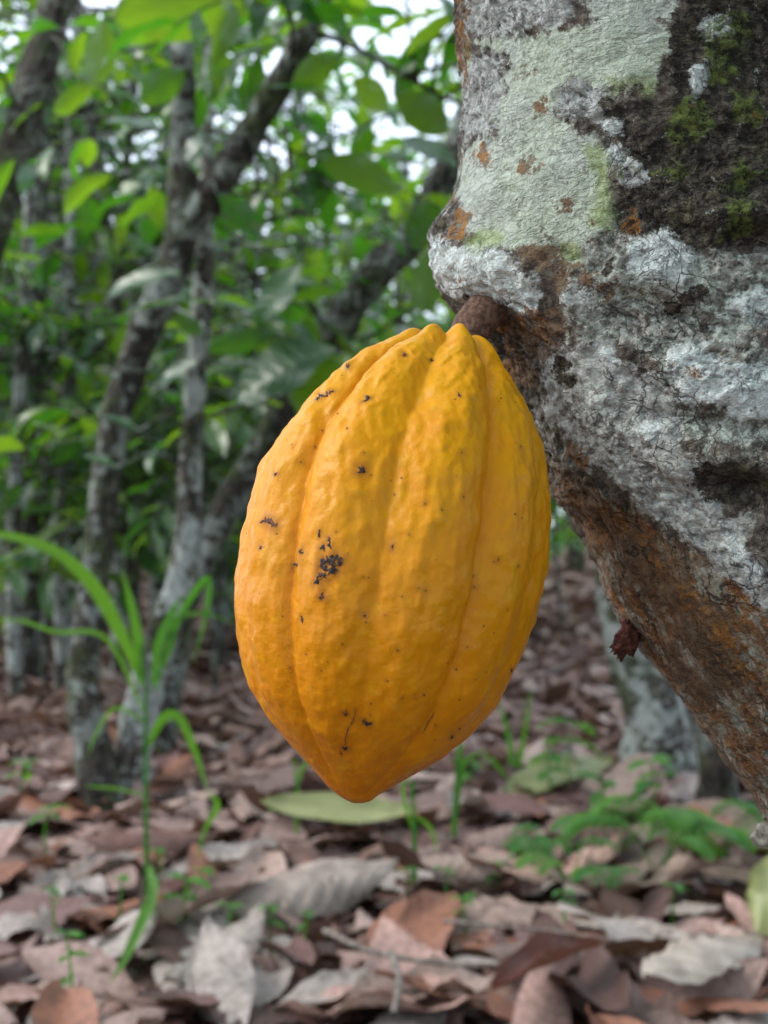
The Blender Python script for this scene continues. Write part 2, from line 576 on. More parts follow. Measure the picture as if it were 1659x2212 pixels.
lay('fallen_leaf', 'large curled pale brown dead leaf with pleated ribs', (860, 1860), (470, 1925), 0.15, M_DEAD, 0.10, tone=(0.34, 0.28, 0.24), up=(0.1, -0.5, 0.8), curl=-1.3, pleat=0.03, droop=0.3)
lay('fallen_leaf', 'rolled brown dead leaf lying beside the pleated one', (1120, 1850), (900, 1835), 0.12, M_DEAD, 0.10, curl=-1.5, pleat=0.02)
lay('fallen_leaf', 'long folded reddish brown dead leaf by the grass', (160, 1810), (470, 1775), 0.12, M_DEAD, 0.10, tone=(0.16, 0.08, 0.065), curl=-1.4, pleat=0.02)
lay('fallen_leaf', 'wide pale ribbed dead leaf below the leaning trunk', (1390, 2110), (1640, 1975), 0.12, M_DEAD, 0.11, tone=(0.4, 0.34, 0.29), up=(-.3, -.4, .8), curl=-0.7, pleat=0.03)
lay('fallen_leaf', 'mottled green and yellow fallen leaf beneath the seedlings', (1330, 1640), (1090, 1690), 0.12, M_FADED, 0.08, up=(0, -0.4, 0.9))
lay('fallen_leaf', 'dark red brown narrow curled dead leaf', (1300, 2040), (1060, 2110), 0.08, M_DEAD, 0.10, tone=(0.14, 0.04, 0.03), curl=1.5)

# ------------------------------------------------------------------ the leaning cacao trunk in front
def polysdf(u, v, poly):
    poly = np.asarray(poly, float)
    d = np.full(u.shape, 1e9)
    inside = np.zeros(u.shape, bool)
    n = len(poly)
    for q in range(n):
        a, b = poly[q], poly[(q + 1) % n]
        e = b - a
        wu, wv = u - a[0], v - a[1]
        t = np.clip((wu * e[0] + wv * e[1]) / (e @ e), 0, 1)
        d = np.minimum(d, np.hypot(wu - e[0] * t, wv - e[1] * t))
        c = ((a[1] <= v) != (b[1] <= v))
        xi = a[0] + (v - a[1]) / (e[1] if abs(e[1]) > 1e-9 else 1e-9) * e[0]
        inside ^= c & (u < xi)
    return np.where(inside, -d, d)
def field(u, v, polys, soft=110.0):
    f = np.zeros(u.shape)
    for p in polys:
        f = np.maximum(f, np.clip(0.5 - polysdf(u, v, p) / soft, 0, 1))
    return f
def ell(cx, cy, rx, ry, a=0, n=14):
    t = np.linspace(0, 2 * np.pi, n, endpoint=False)
    c, s = math.cos(R(a)), math.sin(R(a))
    x, y = rx * np.cos(t), ry * np.sin(t)
    return np.stack([cx + x * c - y * s, cy + x * s + y * c], -1)

DT = 0.478
ctl = np.array([(1250, -2000), (1330, -1100), (1378, -400), (1395, 0), (1404, 250), (1432, 480), (1492, 670), (1572, 840), (1700, 1085),
                (2005, 1515), (2480, 2150), (2950, 3000), (3250, 4000), (3380, 5050)], float)
dense = catmull(ctl, 6000)
arc = np.concatenate([[0], np.cumsum(np.hypot(*np.diff(dense, axis=0).T))])
keep_v = dense[:, 1]
a0 = np.interp(-120, keep_v, arc)
a1 = np.interp(1700, keep_v, arc)
s_rows = np.concatenate([np.linspace(0, a0, 50)[:-1], np.arange(a0, a1, 3.7), np.linspace(a1, arc[-1], 70)[1:]])
cu = np.interp(s_rows, arc, dense[:, 0])
cv = np.interp(s_rows, arc, dense[:, 1])
tu, tv = np.gradient(cu, s_rows), np.gradient(cv, s_rows)
tl = np.hypot(tu, tv)
tu, tv = tu / tl, tv / tl
nu, nv = -tv, tu                      # towards the left silhouette
rad = np.interp(cv, [-2000, -300, 300, 500, 700, 1000, 1700, 3000, 5050], [360, 405, 408, 420, 424, 424, 440, 470, 560])
sil = np.array([(985, -100), (985, 0), (990, 100), (1000, 200), (998, 300), (990, 400), (972, 450), (946, 490), (944, 530), (955, 590), (974, 640), (1010, 690),
                (1062, 760), (1100, 830), (1150, 930), (1187, 1030), (1217, 1090), (1258, 1150), (1292, 1210), (1318, 1270), (1348, 1330),
                (1393, 1400), (1453, 1480), (1523, 1570), (1585, 1650), (1662, 1755)], float)
# distance from the axis to the silhouette, row by row
dL = np.zeros(len(s_rows))
sd = catmull(sil, 900)
for q in range(len(s_rows)):
    if -80 < cv[q] and cv[q] < 1560:
        ru, rv = sd[:, 0] - cu[q], sd[:, 1] - cv[q]
        along = ru * tu[q] + rv * tv[q]
        b = np.argmin(abs(along))
        if abs(along[b]) < 12:
            dL[q] = ru[b] * nu[q] + rv[b] * nv[q] - rad[q]
ker = np.hanning(9)
ker /= ker.sum()
dL = np.convolve(np.pad(dL, 4, mode='edge'), ker, 'valid')
phi = np.concatenate([np.linspace(-100, 105, 370), np.linspace(105, 260, 44)[1:-1]]) * math.pi / 180   # 0 towards the lens, -90 left
NR, NP = len(s_rows), len(phi)
SS = np.repeat(s_rows, NP)
PH = np.tile(phi, NR)
Rr = np.repeat(rad, NP) + np.repeat(dL, NP) * np.exp(-((PH + math.pi / 2) / 0.85) ** 2)
kk = K * DT
def lens_px(du, dv):
    return du * kk, -dv * kk
ax = np.stack([(cu - 829.5) * kk, np.full(NR, DT), CAMZ + (HORIZON - cv) * kk], -1)
ax[:, 1] += np.interp(cv, [-2000, 0, 1700, 5000], [0.0, 0, 0.0, 0.05])
left = np.stack([nu * kk, np.zeros(NR), -nv * kk], -1)
axr, leftr = np.repeat(ax, NP, 0), np.repeat(left, NP, 0)
V = axr - leftr * (Rr * np.sin(PH))[:, None] + np.array([0, -1.0, 0]) * (Rr * np.cos(PH) * kk)[:, None]
N = -leftr / kk * np.sin(PH)[:, None] + np.array([0, -1.0, 0]) * np.cos(PH)[:, None]
BU = np.stack([SS * kk, PH * 0.072, np.zeros_like(SS)], -1)      # metres along and around the trunk
u, v = px(V)
# patches, outlined where they grow on the trunk
G_PALE = [[(1003, 85), (1100, 85), (1250, 60), (1330, 20), (1440, 30), (1470, 90), (1440, 130), (1425, 205), (1330, 190), (1310, 200), (1255, 165), (1195, 200), (1200, 255),
           (1290, 285), (1325, 400), (1322, 490), (1230, 560), (1195, 520), (1100, 540), (1015, 500), (985, 420), (1000, 320), (1080, 290), (1100, 120)],
          [(1240, 0), (1470, -60), (1480, 60), (1300, 60)]]
G_GREY = [ell(1260, 215, 60, 48), [(990, 120), (1080, 110), (1095, 150), (1080, 260), (1050, 290), (995, 300)], [(1010, -60), (1260, -60), (1240, 50), (1010, 85)],
          [(1340, 300), (1440, 330), (1430, 400), (1345, 410)], [(1150, 760), (1300, 740), (1450, 820), (1480, 960), (1600, 1150), (1659, 1300), (1480, 1180), (1300, 1020), (1180, 900)]]
G_WHITE = [[(945, 510), (1000, 520), (1090, 530), (1180, 590), (1195, 640), (1170, 700), (1140, 690), (1080, 640), (1010, 640), (960, 600)],
           [(1450, 760), (1510, 740), (1580, 800), (1680, 790), (1700, 900), (1580, 900), (1540, 870), (1470, 880)], ell(1400, 930, 30, 16, -20), ell(1330, 770, 40, 16, 30), ell(1300, 860, 14, 40, -30), ell(1640, 660, 60, 30), ell(1250, 640, 40, 22, -15), ell(1600, 1200, 60, 12, 50), ell(1450, 1100, 40, 14, 40),
           [(1340, 520), (1440, 500), (1500, 560), (1480, 620), (1400, 600)], ell(1320, 330, 22, 12, -20), ell(1550, 60, 26, 24), ell(1320, 280, 18, 14), ell(1500, 175, 14, 30)]
G_CRUST = [[(1180, 560), (1330, 510), (1500, 560), (1720, 540), (1760, 780), (1450, 770), (1330, 770), (1230, 680)], [(1300, 880), (1720, 890), (1720, 960), (1450, 960)],
           [(1600, 130), (1720, 130), (1720, 300), (1620, 300)]]
G_DARK = [[(1430, 60), (1500, -100), (1800, -100), (1800, 500), (1480, 540), (1340, 500), (1330, 420), (1420, 380), (1330, 300), (1310, 220), (1420, 220), (1450, 120)],
          ell(1590, 1045, 80, 55), ell(1100, 800, 45, 90, -25), ell(1215, 790, 16, 60, -30), ell(965, 495, 10, 22), ell(1475, 650, 18, 60, 60), [(1080, 700), (1130, 700), (1110, 870), (1060, 760)],
          ell(1500, 770, 60, 10, 10), ell(1330, 560, 10, 40, 20)]
G_RUST = [ell(1150, 720, 70, 60, 20), ell(1110, 790, 30, 60, -25), [(1190, 1040), (1260, 1070), (1420, 1200), (1560, 1330), (1640, 1500), (1560, 1480), (1400, 1290), (1260, 1130)], [(972, -100), (1010, -100), (1015, 100), (995, 180)], ell(1215, 610, 30, 40), [(965, -100), (1000, -100), (1010, 20), (1003, 140), (985, 60)], [(985, 420), (1010, 470), (1020, 520), (990, 510)], ell(1165, 705, 55, 35, 15), ell(1170, 560, 40, 22, 35),
          ell(1140, 165, 22, 20), ell(1050, 340, 10, 13), ell(1215, 455, 13, 13), ell(1165, 230, 12, 12), ell(1150, 365, 20, 8), ell(1370, 480, 16, 26), ell(1300, 615, 30, 9, 20), ell(1250, 980, 8, 40, -30), ell(1400, 1250, 20, 70, -40), ell(1500, 1480, 20, 80, -40),
          ell(1200, 690, 30, 50)]
G_MOSS = [ell(1575, 110, 40, 90), ell(1600, 210, 25, 50), ell(1590, 480, 40, 40), ell(1360, 375, 14, 14), ell(1500, 260, 40, 50), ell(1470, 380, 40, 20), ell(1600, 380, 30, 40)]
G_LIME = [[(1320, 175), (1425, 165), (1425, 218), (1390, 215), (1370, 190), (1325, 205)], [(1250, 300), (1300, 310), (1330, 420), (1318, 500), (1280, 480), (1285, 380)], ell(1235, 545, 25, 18),
          ell(1010, 100, 8, 40), ell(1060, 515, 40, 22)]
G_BROWN = [[(1190, 1010), (1260, 1040), (1400, 1130), (1500, 1190), (1680, 1330), (2100, 1900), (1700, 2000), (1500, 1560), (1280, 1200)]]
mA = np.stack([field(u, v, G_PALE), field(u, v, G_WHITE, 80), field(u, v, G_DARK, 90), np.ones_like(u)], -1)
mB = np.stack([field(u, v, G_RUST, 60), field(u, v, G_MOSS, 110), field(u, v, G_BROWN, 150), np.ones_like(u)], -1)
mC = np.stack([field(u, v, G_GREY, 90), field(u, v, G_CRUST, 110), field(u, v, G_LIME, 60), np.ones_like(u)], -1)
# relief
fine = ((cv > -140) & (cv < 1900))
sm = lambda x, a, b: np.clip((x - a) / (b - a), 0, 1) ** 2 * (3 - 2 * np.clip((x - a) / (b - a), 0, 1))
q = V * 1000.0                       # millimetres
pale = sm(mA[:, 0] + 0.16 * fbm(q / 9.0, 3), 0.42, 0.58)
white = sm(mA[:, 1] + 0.2 * fbm(q / 8.0 + 9, 3), 0.42, 0.58)
dark = sm(mA[:, 2] + 0.15 * fbm(q / 8.0 + 5, 3), 0.42, 0.58)
brown = sm(mB[:, 2], 0.4, 0.65)
rough_zone = np.clip(1.0 - 0.75 * pale, 0, 1)
disp = 2.2 * fbm(q / 38.0, 2) + 1.0 * fbm(q / 15.0 + 3, 3) * (0.35 + rough_zone)
ridg = 1 - abs(fbm(q / 10.0 + 40, 3)) * 1.6
disp += rough_zone * (1 - brown * 0.5) * (1.25 * np.clip(ridg, -1, 1) + 0.85 * fbm(q / 4.0, 3))
disp += 0.16 * fbm(q / 2.2, 2) * (0.6 + rough_zone)
su, pu = SS * kk * 1000, PH * 72.0
wob = fbm(q / 7.0 + 70, 2)
cr = worley2(su / 6.5 + 0.8 * wob, pu / 10.0 + 0.6 * wob)
crack = np.exp(-(cr / 0.06) ** 2)
cmask = np.clip(sm(fbm(q / 30.0 + 11, 2), -0.15, 0.35) * (1 - pale) * 1.2, 0, 1)
disp -= 1.1 * crack * cmask
wr = np.sin(su / 0.55 + 2.6 * fbm(q * np.array([1, 1, 0.5]) / 5.0 + 33, 2) * 2)      # fine cross wrinkles of the smooth lichen
disp += 0.07 * wr * pale * sm(fbm(q / 12.0 + 80, 2), -0.3, 0.2)
flow = fbm(np.stack([su / 26.0, pu / 3.2, 0 * su], -1) + 51, 3)                     # ropy lower trunk
disp += brown * 0.75 * flow
disp += 0.55 * pale + 1.0 * white * (0.6 + 0.5 * fbm(q / 5.0 + 77, 2))
def gauss(cx, cy, rx, ry, a=0):
    c, s = math.cos(R(a)), math.sin(R(a))
    du, dv = u - cx, v - cy
    return np.exp(-((du * c + dv * s) / rx) ** 2 - ((-du * s + dv * c) / ry) ** 2)
front = np.cos(PH) > -0.2
gn = 0
gn = gn + 7 * gauss(1060, 590, 130, 75, 15) + 4 * gauss(1500, 800, 190, 60, 12) + 5 * gauss(1380, 590, 130, 60, 10)
gn = gn - 7 * gauss(1610, 520, 60, 30, 15) + 6 * gauss(1590, 470, 90, 40) - 6 * gauss(1600, 1055, 55, 28) + 6 * gauss(1570, 990, 100, 38, 10) + 3 * gauss(1480, 1010, 40, 30)
gn = gn - 5 * gauss(1130, 790, 60, 110, -25) - 3 * gauss(1470, 905, 120, 22, 8) + 2.0 * gauss(1380, 165, 60, 22, -12) - 2.5 * gauss(1330, 500, 20, 90, 20)
gn = gn - 3 * gauss(1250, 560, 90, 18, 25) - 2 * gauss(1500, 690, 130, 16, 20)
disp += np.where(front, gn, 0)
hole = np.where(front, gauss(1600, 1060, 60, 30) + gauss(1630, 525, 50, 26), 0)
disp -= 6 * hole * np.clip(ridg - 0.55, 0, 1)
fade = np.repeat(np.where(fine, 1.0, 0.8), NP)
disp *= fade
V = V + N * (disp * 0.001)[:, None]
i = np.arange(NR - 1)[:, None] * NP
j = np.arange(NP)[None]
kx = (j + 1) % NP
F = np.stack([i + j, i + NP + j, i + NP + kx, i + kx], -1).reshape(-1, 4)

m = Mat('lichen_covered_bark')
A = m.n('ShaderNodeSeparateColor'); m.l(m.attr('patch_a').outputs['Color'], A.inputs[0])
B = m.n('ShaderNodeSeparateColor'); m.l(m.attr('patch_b').outputs['Color'], B.inputs[0])
C = m.n('ShaderNodeSeparateColor'); m.l(m.attr('patch_c').outputs['Color'], C.inputs[0])
bu = m.attr('along').outputs['Vector']
vec = m.coord('Object')
nb = m.noise(vec, 90, 4, 0.6)
nf = m.noise(vec, 280, 5, 0.68)
nx = m.noise(vec, 950, 3, 0.6)
nl_ = m.noise(vec, 34, 3, 0.55)
wob1 = m.noise(vec, 75, 6, 0.72)
wobble = m.math('MULTIPLY', m.math('SUBTRACT', wob1, 0.5), 1.15)
def patch(sock, amp=1.0, lo=0.45, hi=0.55):
    return m.step(m.math('ADD', sock, m.math('MULTIPLY', wobble, amp)), lo, hi)
def times(a, b):
    return m.math('MULTIPLY', a, b)
# thin wrinkles running around the trunk, and an irregular net of cracks
wv = m.noise(m.scaled(bu, (520, 150, 1)), 1.0, 3, 0.55, 0.6)
wrk = m.step(m.math('ABSOLUTE', m.math('SUBTRACT', wv, 0.5)), 0.0, 0.04, 1, 0)
warp = m.n('ShaderNodeVectorMath', operation='MULTIPLY_ADD')
wc = m.n('ShaderNodeTexNoise'); m.l(vec, wc.inputs['Vector']); wc.inputs['Scale'].default_value = 120; wc.inputs['Detail'].default_value = 4
m.l(wc.outputs['Color'], warp.inputs[0]); warp.inputs[1].default_value = (0.014, 0.014, 0); m.l(bu, warp.inputs[2])
def net(sx, sy, w):
    vd = m.voro(m.scaled(warp.outputs[0], (sx, sy, 1)), 1.0, 'DISTANCE_TO_EDGE')
    return m.step(vd, 0.0, w, 1, 0)
crk = times(net(90, 150, 0.045), m.step(m.noise(vec, 26, 2), 0.5, 0.6))
crk2 = times(net(200, 330, 0.085), m.step(m.noise(vec, 60, 3), 0.48, 0.6))
bark = m.mix(m.step(nf, 0.38, 0.64), (0.06, 0.045, 0.036), (0.19, 0.16, 0.13))
bark = m.mix(m.step(wob1, 0.46, 0.56, 0, 0.85), bark, m.mix(m.step(nf, 0.38, 0.6), (0.19, 0.17, 0.145), (0.45, 0.46, 0.41)))
st1 = m.noise(m.scaled(bu, (70, 210, 1)), 1.0, 6, 0.72, 0.5)
st2 = m.noise(m.scaled(bu, (38, 95, 1)), 1.0, 6, 0.7, 0.4)
brownc = m.mix(m.step(st1, 0.36, 0.64), (0.10, 0.062, 0.038), (0.30, 0.215, 0.145))
brownc = m.mix(m.step(st2, 0.45, 0.58, 0, 0.85), brownc, m.mix(m.step(nf, 0.35, 0.6), (0.14, 0.055, 0.02), (0.34, 0.15, 0.045)))
brownc = m.mix(times(m.step(m.noise(m.scaled(bu, (55, 120, 1)), 1.4, 7, 0.75), 0.50, 0.57), 0.85), brownc, m.mix(m.step(nf, 0.4, 0.6), (0.24, 0.23, 0.18), (0.40, 0.41, 0.34)))
col = m.mix(patch(B.outputs[2], 0.9, 0.36, 0.56), bark, brownc)
crust = m.mix(m.step(nf, 0.40, 0.6), (0.19, 0.19, 0.165), (0.52, 0.57, 0.50))
crust = m.mix(m.step(nb, 0.5, 0.6, 0, 0.55), crust, m.mix(m.step(nf, 0.4, 0.6), (0.22, 0.17, 0.145), (0.46, 0.41, 0.37)))
crust = m.mix(m.step(m.noise(vec, 150, 6, 0.7), 0.57, 0.64, 0, 0.6), crust, (0.09, 0.07, 0.055))
col = m.mix(patch(C.outputs[1], 1.6, 0.36, 0.6), col, crust)
greyc = m.mix(m.step(nf, 0.36, 0.6), (0.31, 0.31, 0.29), (0.56, 0.58, 0.55))
greyc = m.mix(m.step(m.noise(vec, 170, 6, 0.72), 0.57, 0.63, 0, 0.6), greyc, (0.09, 0.07, 0.06))
col = m.mix(patch(C.outputs[0], 1.6, 0.36, 0.6), col, greyc)
palec = m.mix(m.step(nf, 0.3, 0.6), (0.37, 0.41, 0.31), (0.52, 0.58, 0.47))
palec = m.mix(m.step(nl_, 0.48, 0.6, 0, 0.6), palec, m.mix(m.step(nf, 0.35, 0.6), (0.38, 0.40, 0.37), (0.55, 0.58, 0.53)))
palec = m.mix(times(wrk, m.step(nb, 0.42, 0.6, 0, 0.6)), palec, (0.16, 0.16, 0.12))
palec = m.mix(m.step(m.noise(vec, 210, 5, 0.7), 0.60, 0.66, 0, 0.7), palec, (0.2, 0.185, 0.14))
col = m.mix(patch(A.outputs[0], 1.15, 0.43, 0.57), col, palec)
darkc = m.mix(m.step(nf, 0.38, 0.66), (0.024, 0.02, 0.017), (0.125, 0.105, 0.08))
darkc = m.mix(m.step(nb, 0.5, 0.64, 0, 0.6), darkc, m.mix(m.step(nf, 0.4, 0.6), (0.05, 0.045, 0.02), (0.14, 0.125, 0.07)))
darkc = m.mix(times(wrk, 0.7), darkc, (0.010, 0.009, 0.008))
darkc = m.mix(m.step(m.noise(vec, 190, 6, 0.75), 0.61, 0.65, 0, 0.9), darkc, m.mix(m.step(nf, 0.4, 0.6), (0.22, 0.22, 0.2), (0.42, 0.46, 0.41)))
col = m.mix(patch(A.outputs[2], 1.8, 0.45, 0.55), col, darkc)
whitec = m.mix(m.step(nf, 0.34, 0.6), (0.48, 0.52, 0.49), (0.74, 0.80, 0.77))
whitec = m.mix(m.step(m.noise(vec, 160, 6, 0.7), 0.57, 0.63, 0, 0.7), whitec, (0.22, 0.2, 0.17))
col = m.mix(patch(A.outputs[1], 1.6, 0.40, 0.60), col, whitec)
limec = m.mix(m.step(nf, 0.35, 0.6), (0.24, 0.31, 0.11), (0.43, 0.51, 0.27))
col = m.mix(times(patch(C.outputs[2], 1.4, 0.34, 0.7), 0.8), col, limec)
mossc = m.mix(m.step(nf, 0.35, 0.62), (0.028, 0.04, 0.008), (0.13, 0.17, 0.035))
col = m.mix(times(patch(B.outputs[1], 2.4, 0.46, 0.6), m.step(nf, 0.36, 0.56, 0.15, 0.9)), col, mossc)
rustc = m.mix(m.step(nf, 0.36, 0.62), (0.09, 0.05, 0.03), m.mix(m.step(nl_, 0.42, 0.6), (0.2, 0.125, 0.07), (0.37, 0.16, 0.035)))
col = m.mix(times(patch(B.outputs[0], 3.0, 0.44, 0.6), m.step(nf, 0.3, 0.55, 0.35, 0.95)), col, rustc)
notpale = m.math('SUBTRACT', 1.0, times(patch(A.outputs[0], 0.9, 0.47, 0.53), 0.9))
crkall = times(m.math('MAXIMUM', crk, times(crk2, 0.7)), notpale)
crkall = m.math('MAXIMUM', crkall, times(m.attr('crack').outputs['Fac'], 0.6))
col = m.mix(times(crkall, 0.75), col, (0.022, 0.016, 0.014))
col = m.mix(m.step(nx, 0.3, 0.7, 0, 0.35), col, m.mix(0.7, col, (0.02, 0.02, 0.015)))
h = m.math('ADD', times(nf, 0.9), times(nx, 0.4))
h = m.math('SUBTRACT', h, times(crkall, 0.7))
h = m.math('SUBTRACT', h, times(wrk, 0.25))
m.principled(col, 0.86, 0.25, m.bump(h, 0.75, 0.0026))
M_TRUNK = m.m

tbase = np.array([ax[-1, 0], ax[-1, 1], ax[-1, 2]])
cacao = empty('cacao_tree', tbase)
tag(cacao, 'thick leaning cacao trunk crusted with pale lichen, carrying the yellow pod', 'tree')
me = mesh('trunk', V - tbase, F, M_TRUNK)
attr(me, 'patch_a', mA, 'FLOAT_COLOR')
attr(me, 'patch_b', mB, 'FLOAT_COLOR')
attr(me, 'patch_c', mC, 'FLOAT_COLOR')
attr(me, 'along', BU, 'FLOAT_VECTOR')
attr(me, 'crack', np.clip(crack * cmask, 0, 1), 'FLOAT')
obj('trunk', me, cacao)
trunk_bvh = BVHTree.FromPolygons([tuple(c) for c in V], [tuple(f) for f in F])
CAMP = Vector((0, 0, CAMZ))
def hit(bvh, uu, vv):
    d = Vector(P(uu, vv, 1.0)) - CAMP
    d.normalize()
    return bvh.ray_cast(CAMP, d)

# bark nub low on the trunk
def lump(c, r, seed, sx=(1, 1, 1), amp=0.35, n=18, freq=1.0):
    th = np.linspace(0, np.pi, n)
    ph = np.linspace(0, 2 * np.pi, n * 2, endpoint=False)
    T, Q = np.meshgrid(th, ph, indexing='ij')
    d = np.stack([np.sin(T) * np.cos(Q), np.sin(T) * np.sin(Q), np.cos(T)], -1).reshape(-1, 3)
    rr = 1 + amp * fbm(d * 1.7 * freq + seed, 3) + amp * .5 * fbm(d * 5.0 * freq + seed, 2)
    Vv = np.array(c) + d * np.array(sx) * (r * rr)[:, None]
    w = n * 2
    i = np.arange(n - 1)[:, None] * w
    j = np.arange(w)[None]
    k = (j + 1) % w
    return Vv, np.stack([i + j, i + k, i + w + k, i + w + j], -1).reshape(-1, 4)
def simple_mat(name, c1, c2, scale, rough=0.8, bumpd=0.002, spec=0.3):
    m = Mat(name)
    vec = m.coord('Object')
    nz = m.noise(vec, scale, 5, 0.6)
    m.principled(m.mix(m.step(nz, 0.35, 0.65), c1, c2), rough, spec, m.bump(nz, 0.7, bumpd))
    return m.m
M_NUB = simple_mat('grey_bark_nub', (0.12, 0.1, 0.08), (0.32, 0.31, 0.26), 300)
Vn, Fn = lump(P(1668, 1805, 0.485), 0.0062, 3, (1.1, 1, 0.9), 0.3)
child('bark_nub', Vn, Fn, M_NUB, cacao)

# ------------------------------------------------------------------ crown of the same tree, over the lens
def spray(o, d, length, nleaf, lsize, droop=0.5):
    """a drooping twig with alternate hanging leaves: path and leaf frames"""
    d = d / np.linalg.norm(d)
    n = 7
    t = np.linspace(0, 1, n)
    side = np.cross(d, [0, 0, 1.0])
    side /= np.linalg.norm(side) + 1e-9
    bend = rng.normal() * 0.2
    path = o + d * (t * length)[:, None] + side * (bend * length * t ** 2)[:, None] - np.array([0, 0, 1]) * (droop * length * t ** 2.2)[:, None] * 0.6
    mats = []
    for q in range(nleaf):
        f = 0.2 + 0.8 * (q + 0.5) / nleaf
        p = np.array([np.interp(f, t, path[:, c]) for c in range(3)])
        tg = d * 0.55 + side * (1 if q % 2 else -1) * rng.uniform(0.4, 1.1) + np.array([0, 0, rng.uniform(-0.9, 0.25)])
        nr = np.array([0, 0, 1.0]) + rng.normal(size=3) * 0.35
        mats.append(xf(p, frame(tg, nr), lsize * rng.uniform(0.6, 1.2)))
    return path, mats
top = ax[0]
crown_m, crown_t = [], []
for q in range(5):
    az = 2 * np.pi * q / 5 + 0.4
    lim = catmull([top, top + np.array([0.25 * math.cos(az), 0.25 * math.sin(az), 0.45]), top + np.array([0.9 * math.cos(az), 0.9 * math.sin(az), 0.95]),
                   top + np.array([1.6 * math.cos(az), 1.6 * math.sin(az), 1.3])], 24)
    child('limb', *tube(lim, np.linspace(0.045, 0.012, 24), 10, 0.15, q), M_BARK_PALE, cacao)
    for w in range(16):
        o = lim[int(rng.integers(8, 24))]
        a2 = az + rng.normal() * 0.9
        pth, ms = spray(o, np.array([math.cos(a2), math.sin(a2), rng.uniform(-0.1, 0.6)]), rng.uniform(0.35, 0.8), 9, 0.25)
        # branch tips stay clear of the lens
        crown_t.append(tube(pth, np.linspace(0.006, 0.002, len(pth)), 5))
        crown_m += ms
crown_m = np.array(crown_m)
Vt, Ft = join(crown_t)
tag(child('twigs', Vt, Ft, M_BARK_MID, cacao), kind='stuff')
V, F, rnd = bake(LIVE, crown_m, rng.integers(0, len(LIVE), len(crown_m)))
o = child('foliage', V, F, M_FOLIAGE, cacao)
attr(o.data, 'rnd', rnd, 'FLOAT')
tag(o, kind='stuff')

# unseen trees, added to block light on pod and trunk from right and behind
for q, (x0, y0) in enumerate([(1.7, 0.2), (0.9, -1.6), (-0.9, -2.6), (2.6, -1.7), (2.3, 1.6)]):
    b0 = np.array([x0, y0, -0.03])
    root = empty('cacao_tree', b0)
    tag(root, 'unseen spreading cacao tree added to shade the pod and leaning trunk', 'tree', 'unseen cacao trees added for shade around the leaning trunk')
    hp = b0 + np.array([0.1, 0.05, 1.45])
    child('trunk', *tube(catmull([b0, b0 + np.array([-0.05, 0.03, 0.7]), hp], 24), np.linspace(0.085, 0.06, 24), 14, 0.2, q), M_BARK_PALE, root)
    ms_, tb_ = [], []
    for w in range(5):
        az = 2 * np.pi * w / 5 + q
        lim = catmull([hp, hp + np.array([0.3 * math.cos(az), 0.3 * math.sin(az), 0.35]), hp + np.array([0.9 * math.cos(az), 0.9 * math.sin(az), 0.8]), hp + np.array([1.4 * math.cos(az), 1.4 * math.sin(az), 1.1])], 20)
        child('limb', *tube(lim, np.linspace(0.04, 0.012, 20), 8, 0.15, w), M_BARK_PALE, root)
        for e in range(14):
            a2 = az + rng.normal() * 0.9
            pth, mm = spray(lim[int(rng.integers(5, 20))], np.array([math.cos(a2), math.sin(a2), rng.uniform(-0.6, 0.6)]), rng.uniform(0.35, 0.8), 9, 0.27)
            tb_.append(tube(pth, np.linspace(0.006, 0.002, len(pth)), 4))
            ms_ += mm
    ms_ = np.array(ms_)
    cp = ms_[:, :3, 3] + ms_[:, :3, 0] * 0.5
    uu, vv = px(cp)
    ms_ = ms_[~((cp[:, 1] > 0) & (uu > -250) & (uu < 1900) & (vv > -250)) & (np.linalg.norm(cp - np.array([0, 0, CAMZ]), axis=1) > 0.7)]
    tag(child('twigs', *join(tb_), M_BARK_MID, root), kind='stuff')
    Vv, Ff, rnd = bake(LIVE, ms_, rng.integers(0, len(LIVE), len(ms_)))
    o = child('foliage', Vv, Ff, M_FOLIAGE, root)
    attr(o.data, 'rnd', rnd, 'FLOAT')
    tag(o, kind='stuff')

# ------------------------------------------------------------------ the pod
DP = 0.412
Lo = np.array([(845, 737), (760, 775), (690, 830), (640, 888), (600, 935), (562, 1000), (541, 1070), (525, 1150), (513, 1240), (510, 1310), (517, 1370), (530, 1440), (552, 1500),
               (592, 1562), (640, 1618), (688, 1670), (716, 1708), (742, 1728)], float)
Ro = np.array([(1010, 750), (1048, 762), (1082, 782), (1112, 832), (1142, 890), (1166, 950), (1180, 1020), (1188, 1110), (1176, 1230), (1150, 1340), (1110, 1440), (1060, 1530), (1000, 1598),
               (930, 1650), (872, 1682), (820, 1714), (790, 1729)], float)
A0, A1 = np.array([965.0, 742.0]), np.array([764.0, 1733.0])
alen = np.hypot(*(A1 - A0))
dd = (A1 - A0) / alen
nn = np.array([-dd[1] * -1, dd[0] * -1])      # to the right
nn = np.array([dd[1], -dd[0]])
def sw(pt):
    return (pt - A0) @ dd, (pt - A0) @ nn
sl, wl = sw(Lo)
sr, wr_ = sw(Ro)
o_ = np.argsort(sl); sl, wl = sl[o_], -wl[o_]
o_ = np.argsort(sr); sr, wr_ = sr[o_], wr_[o_]
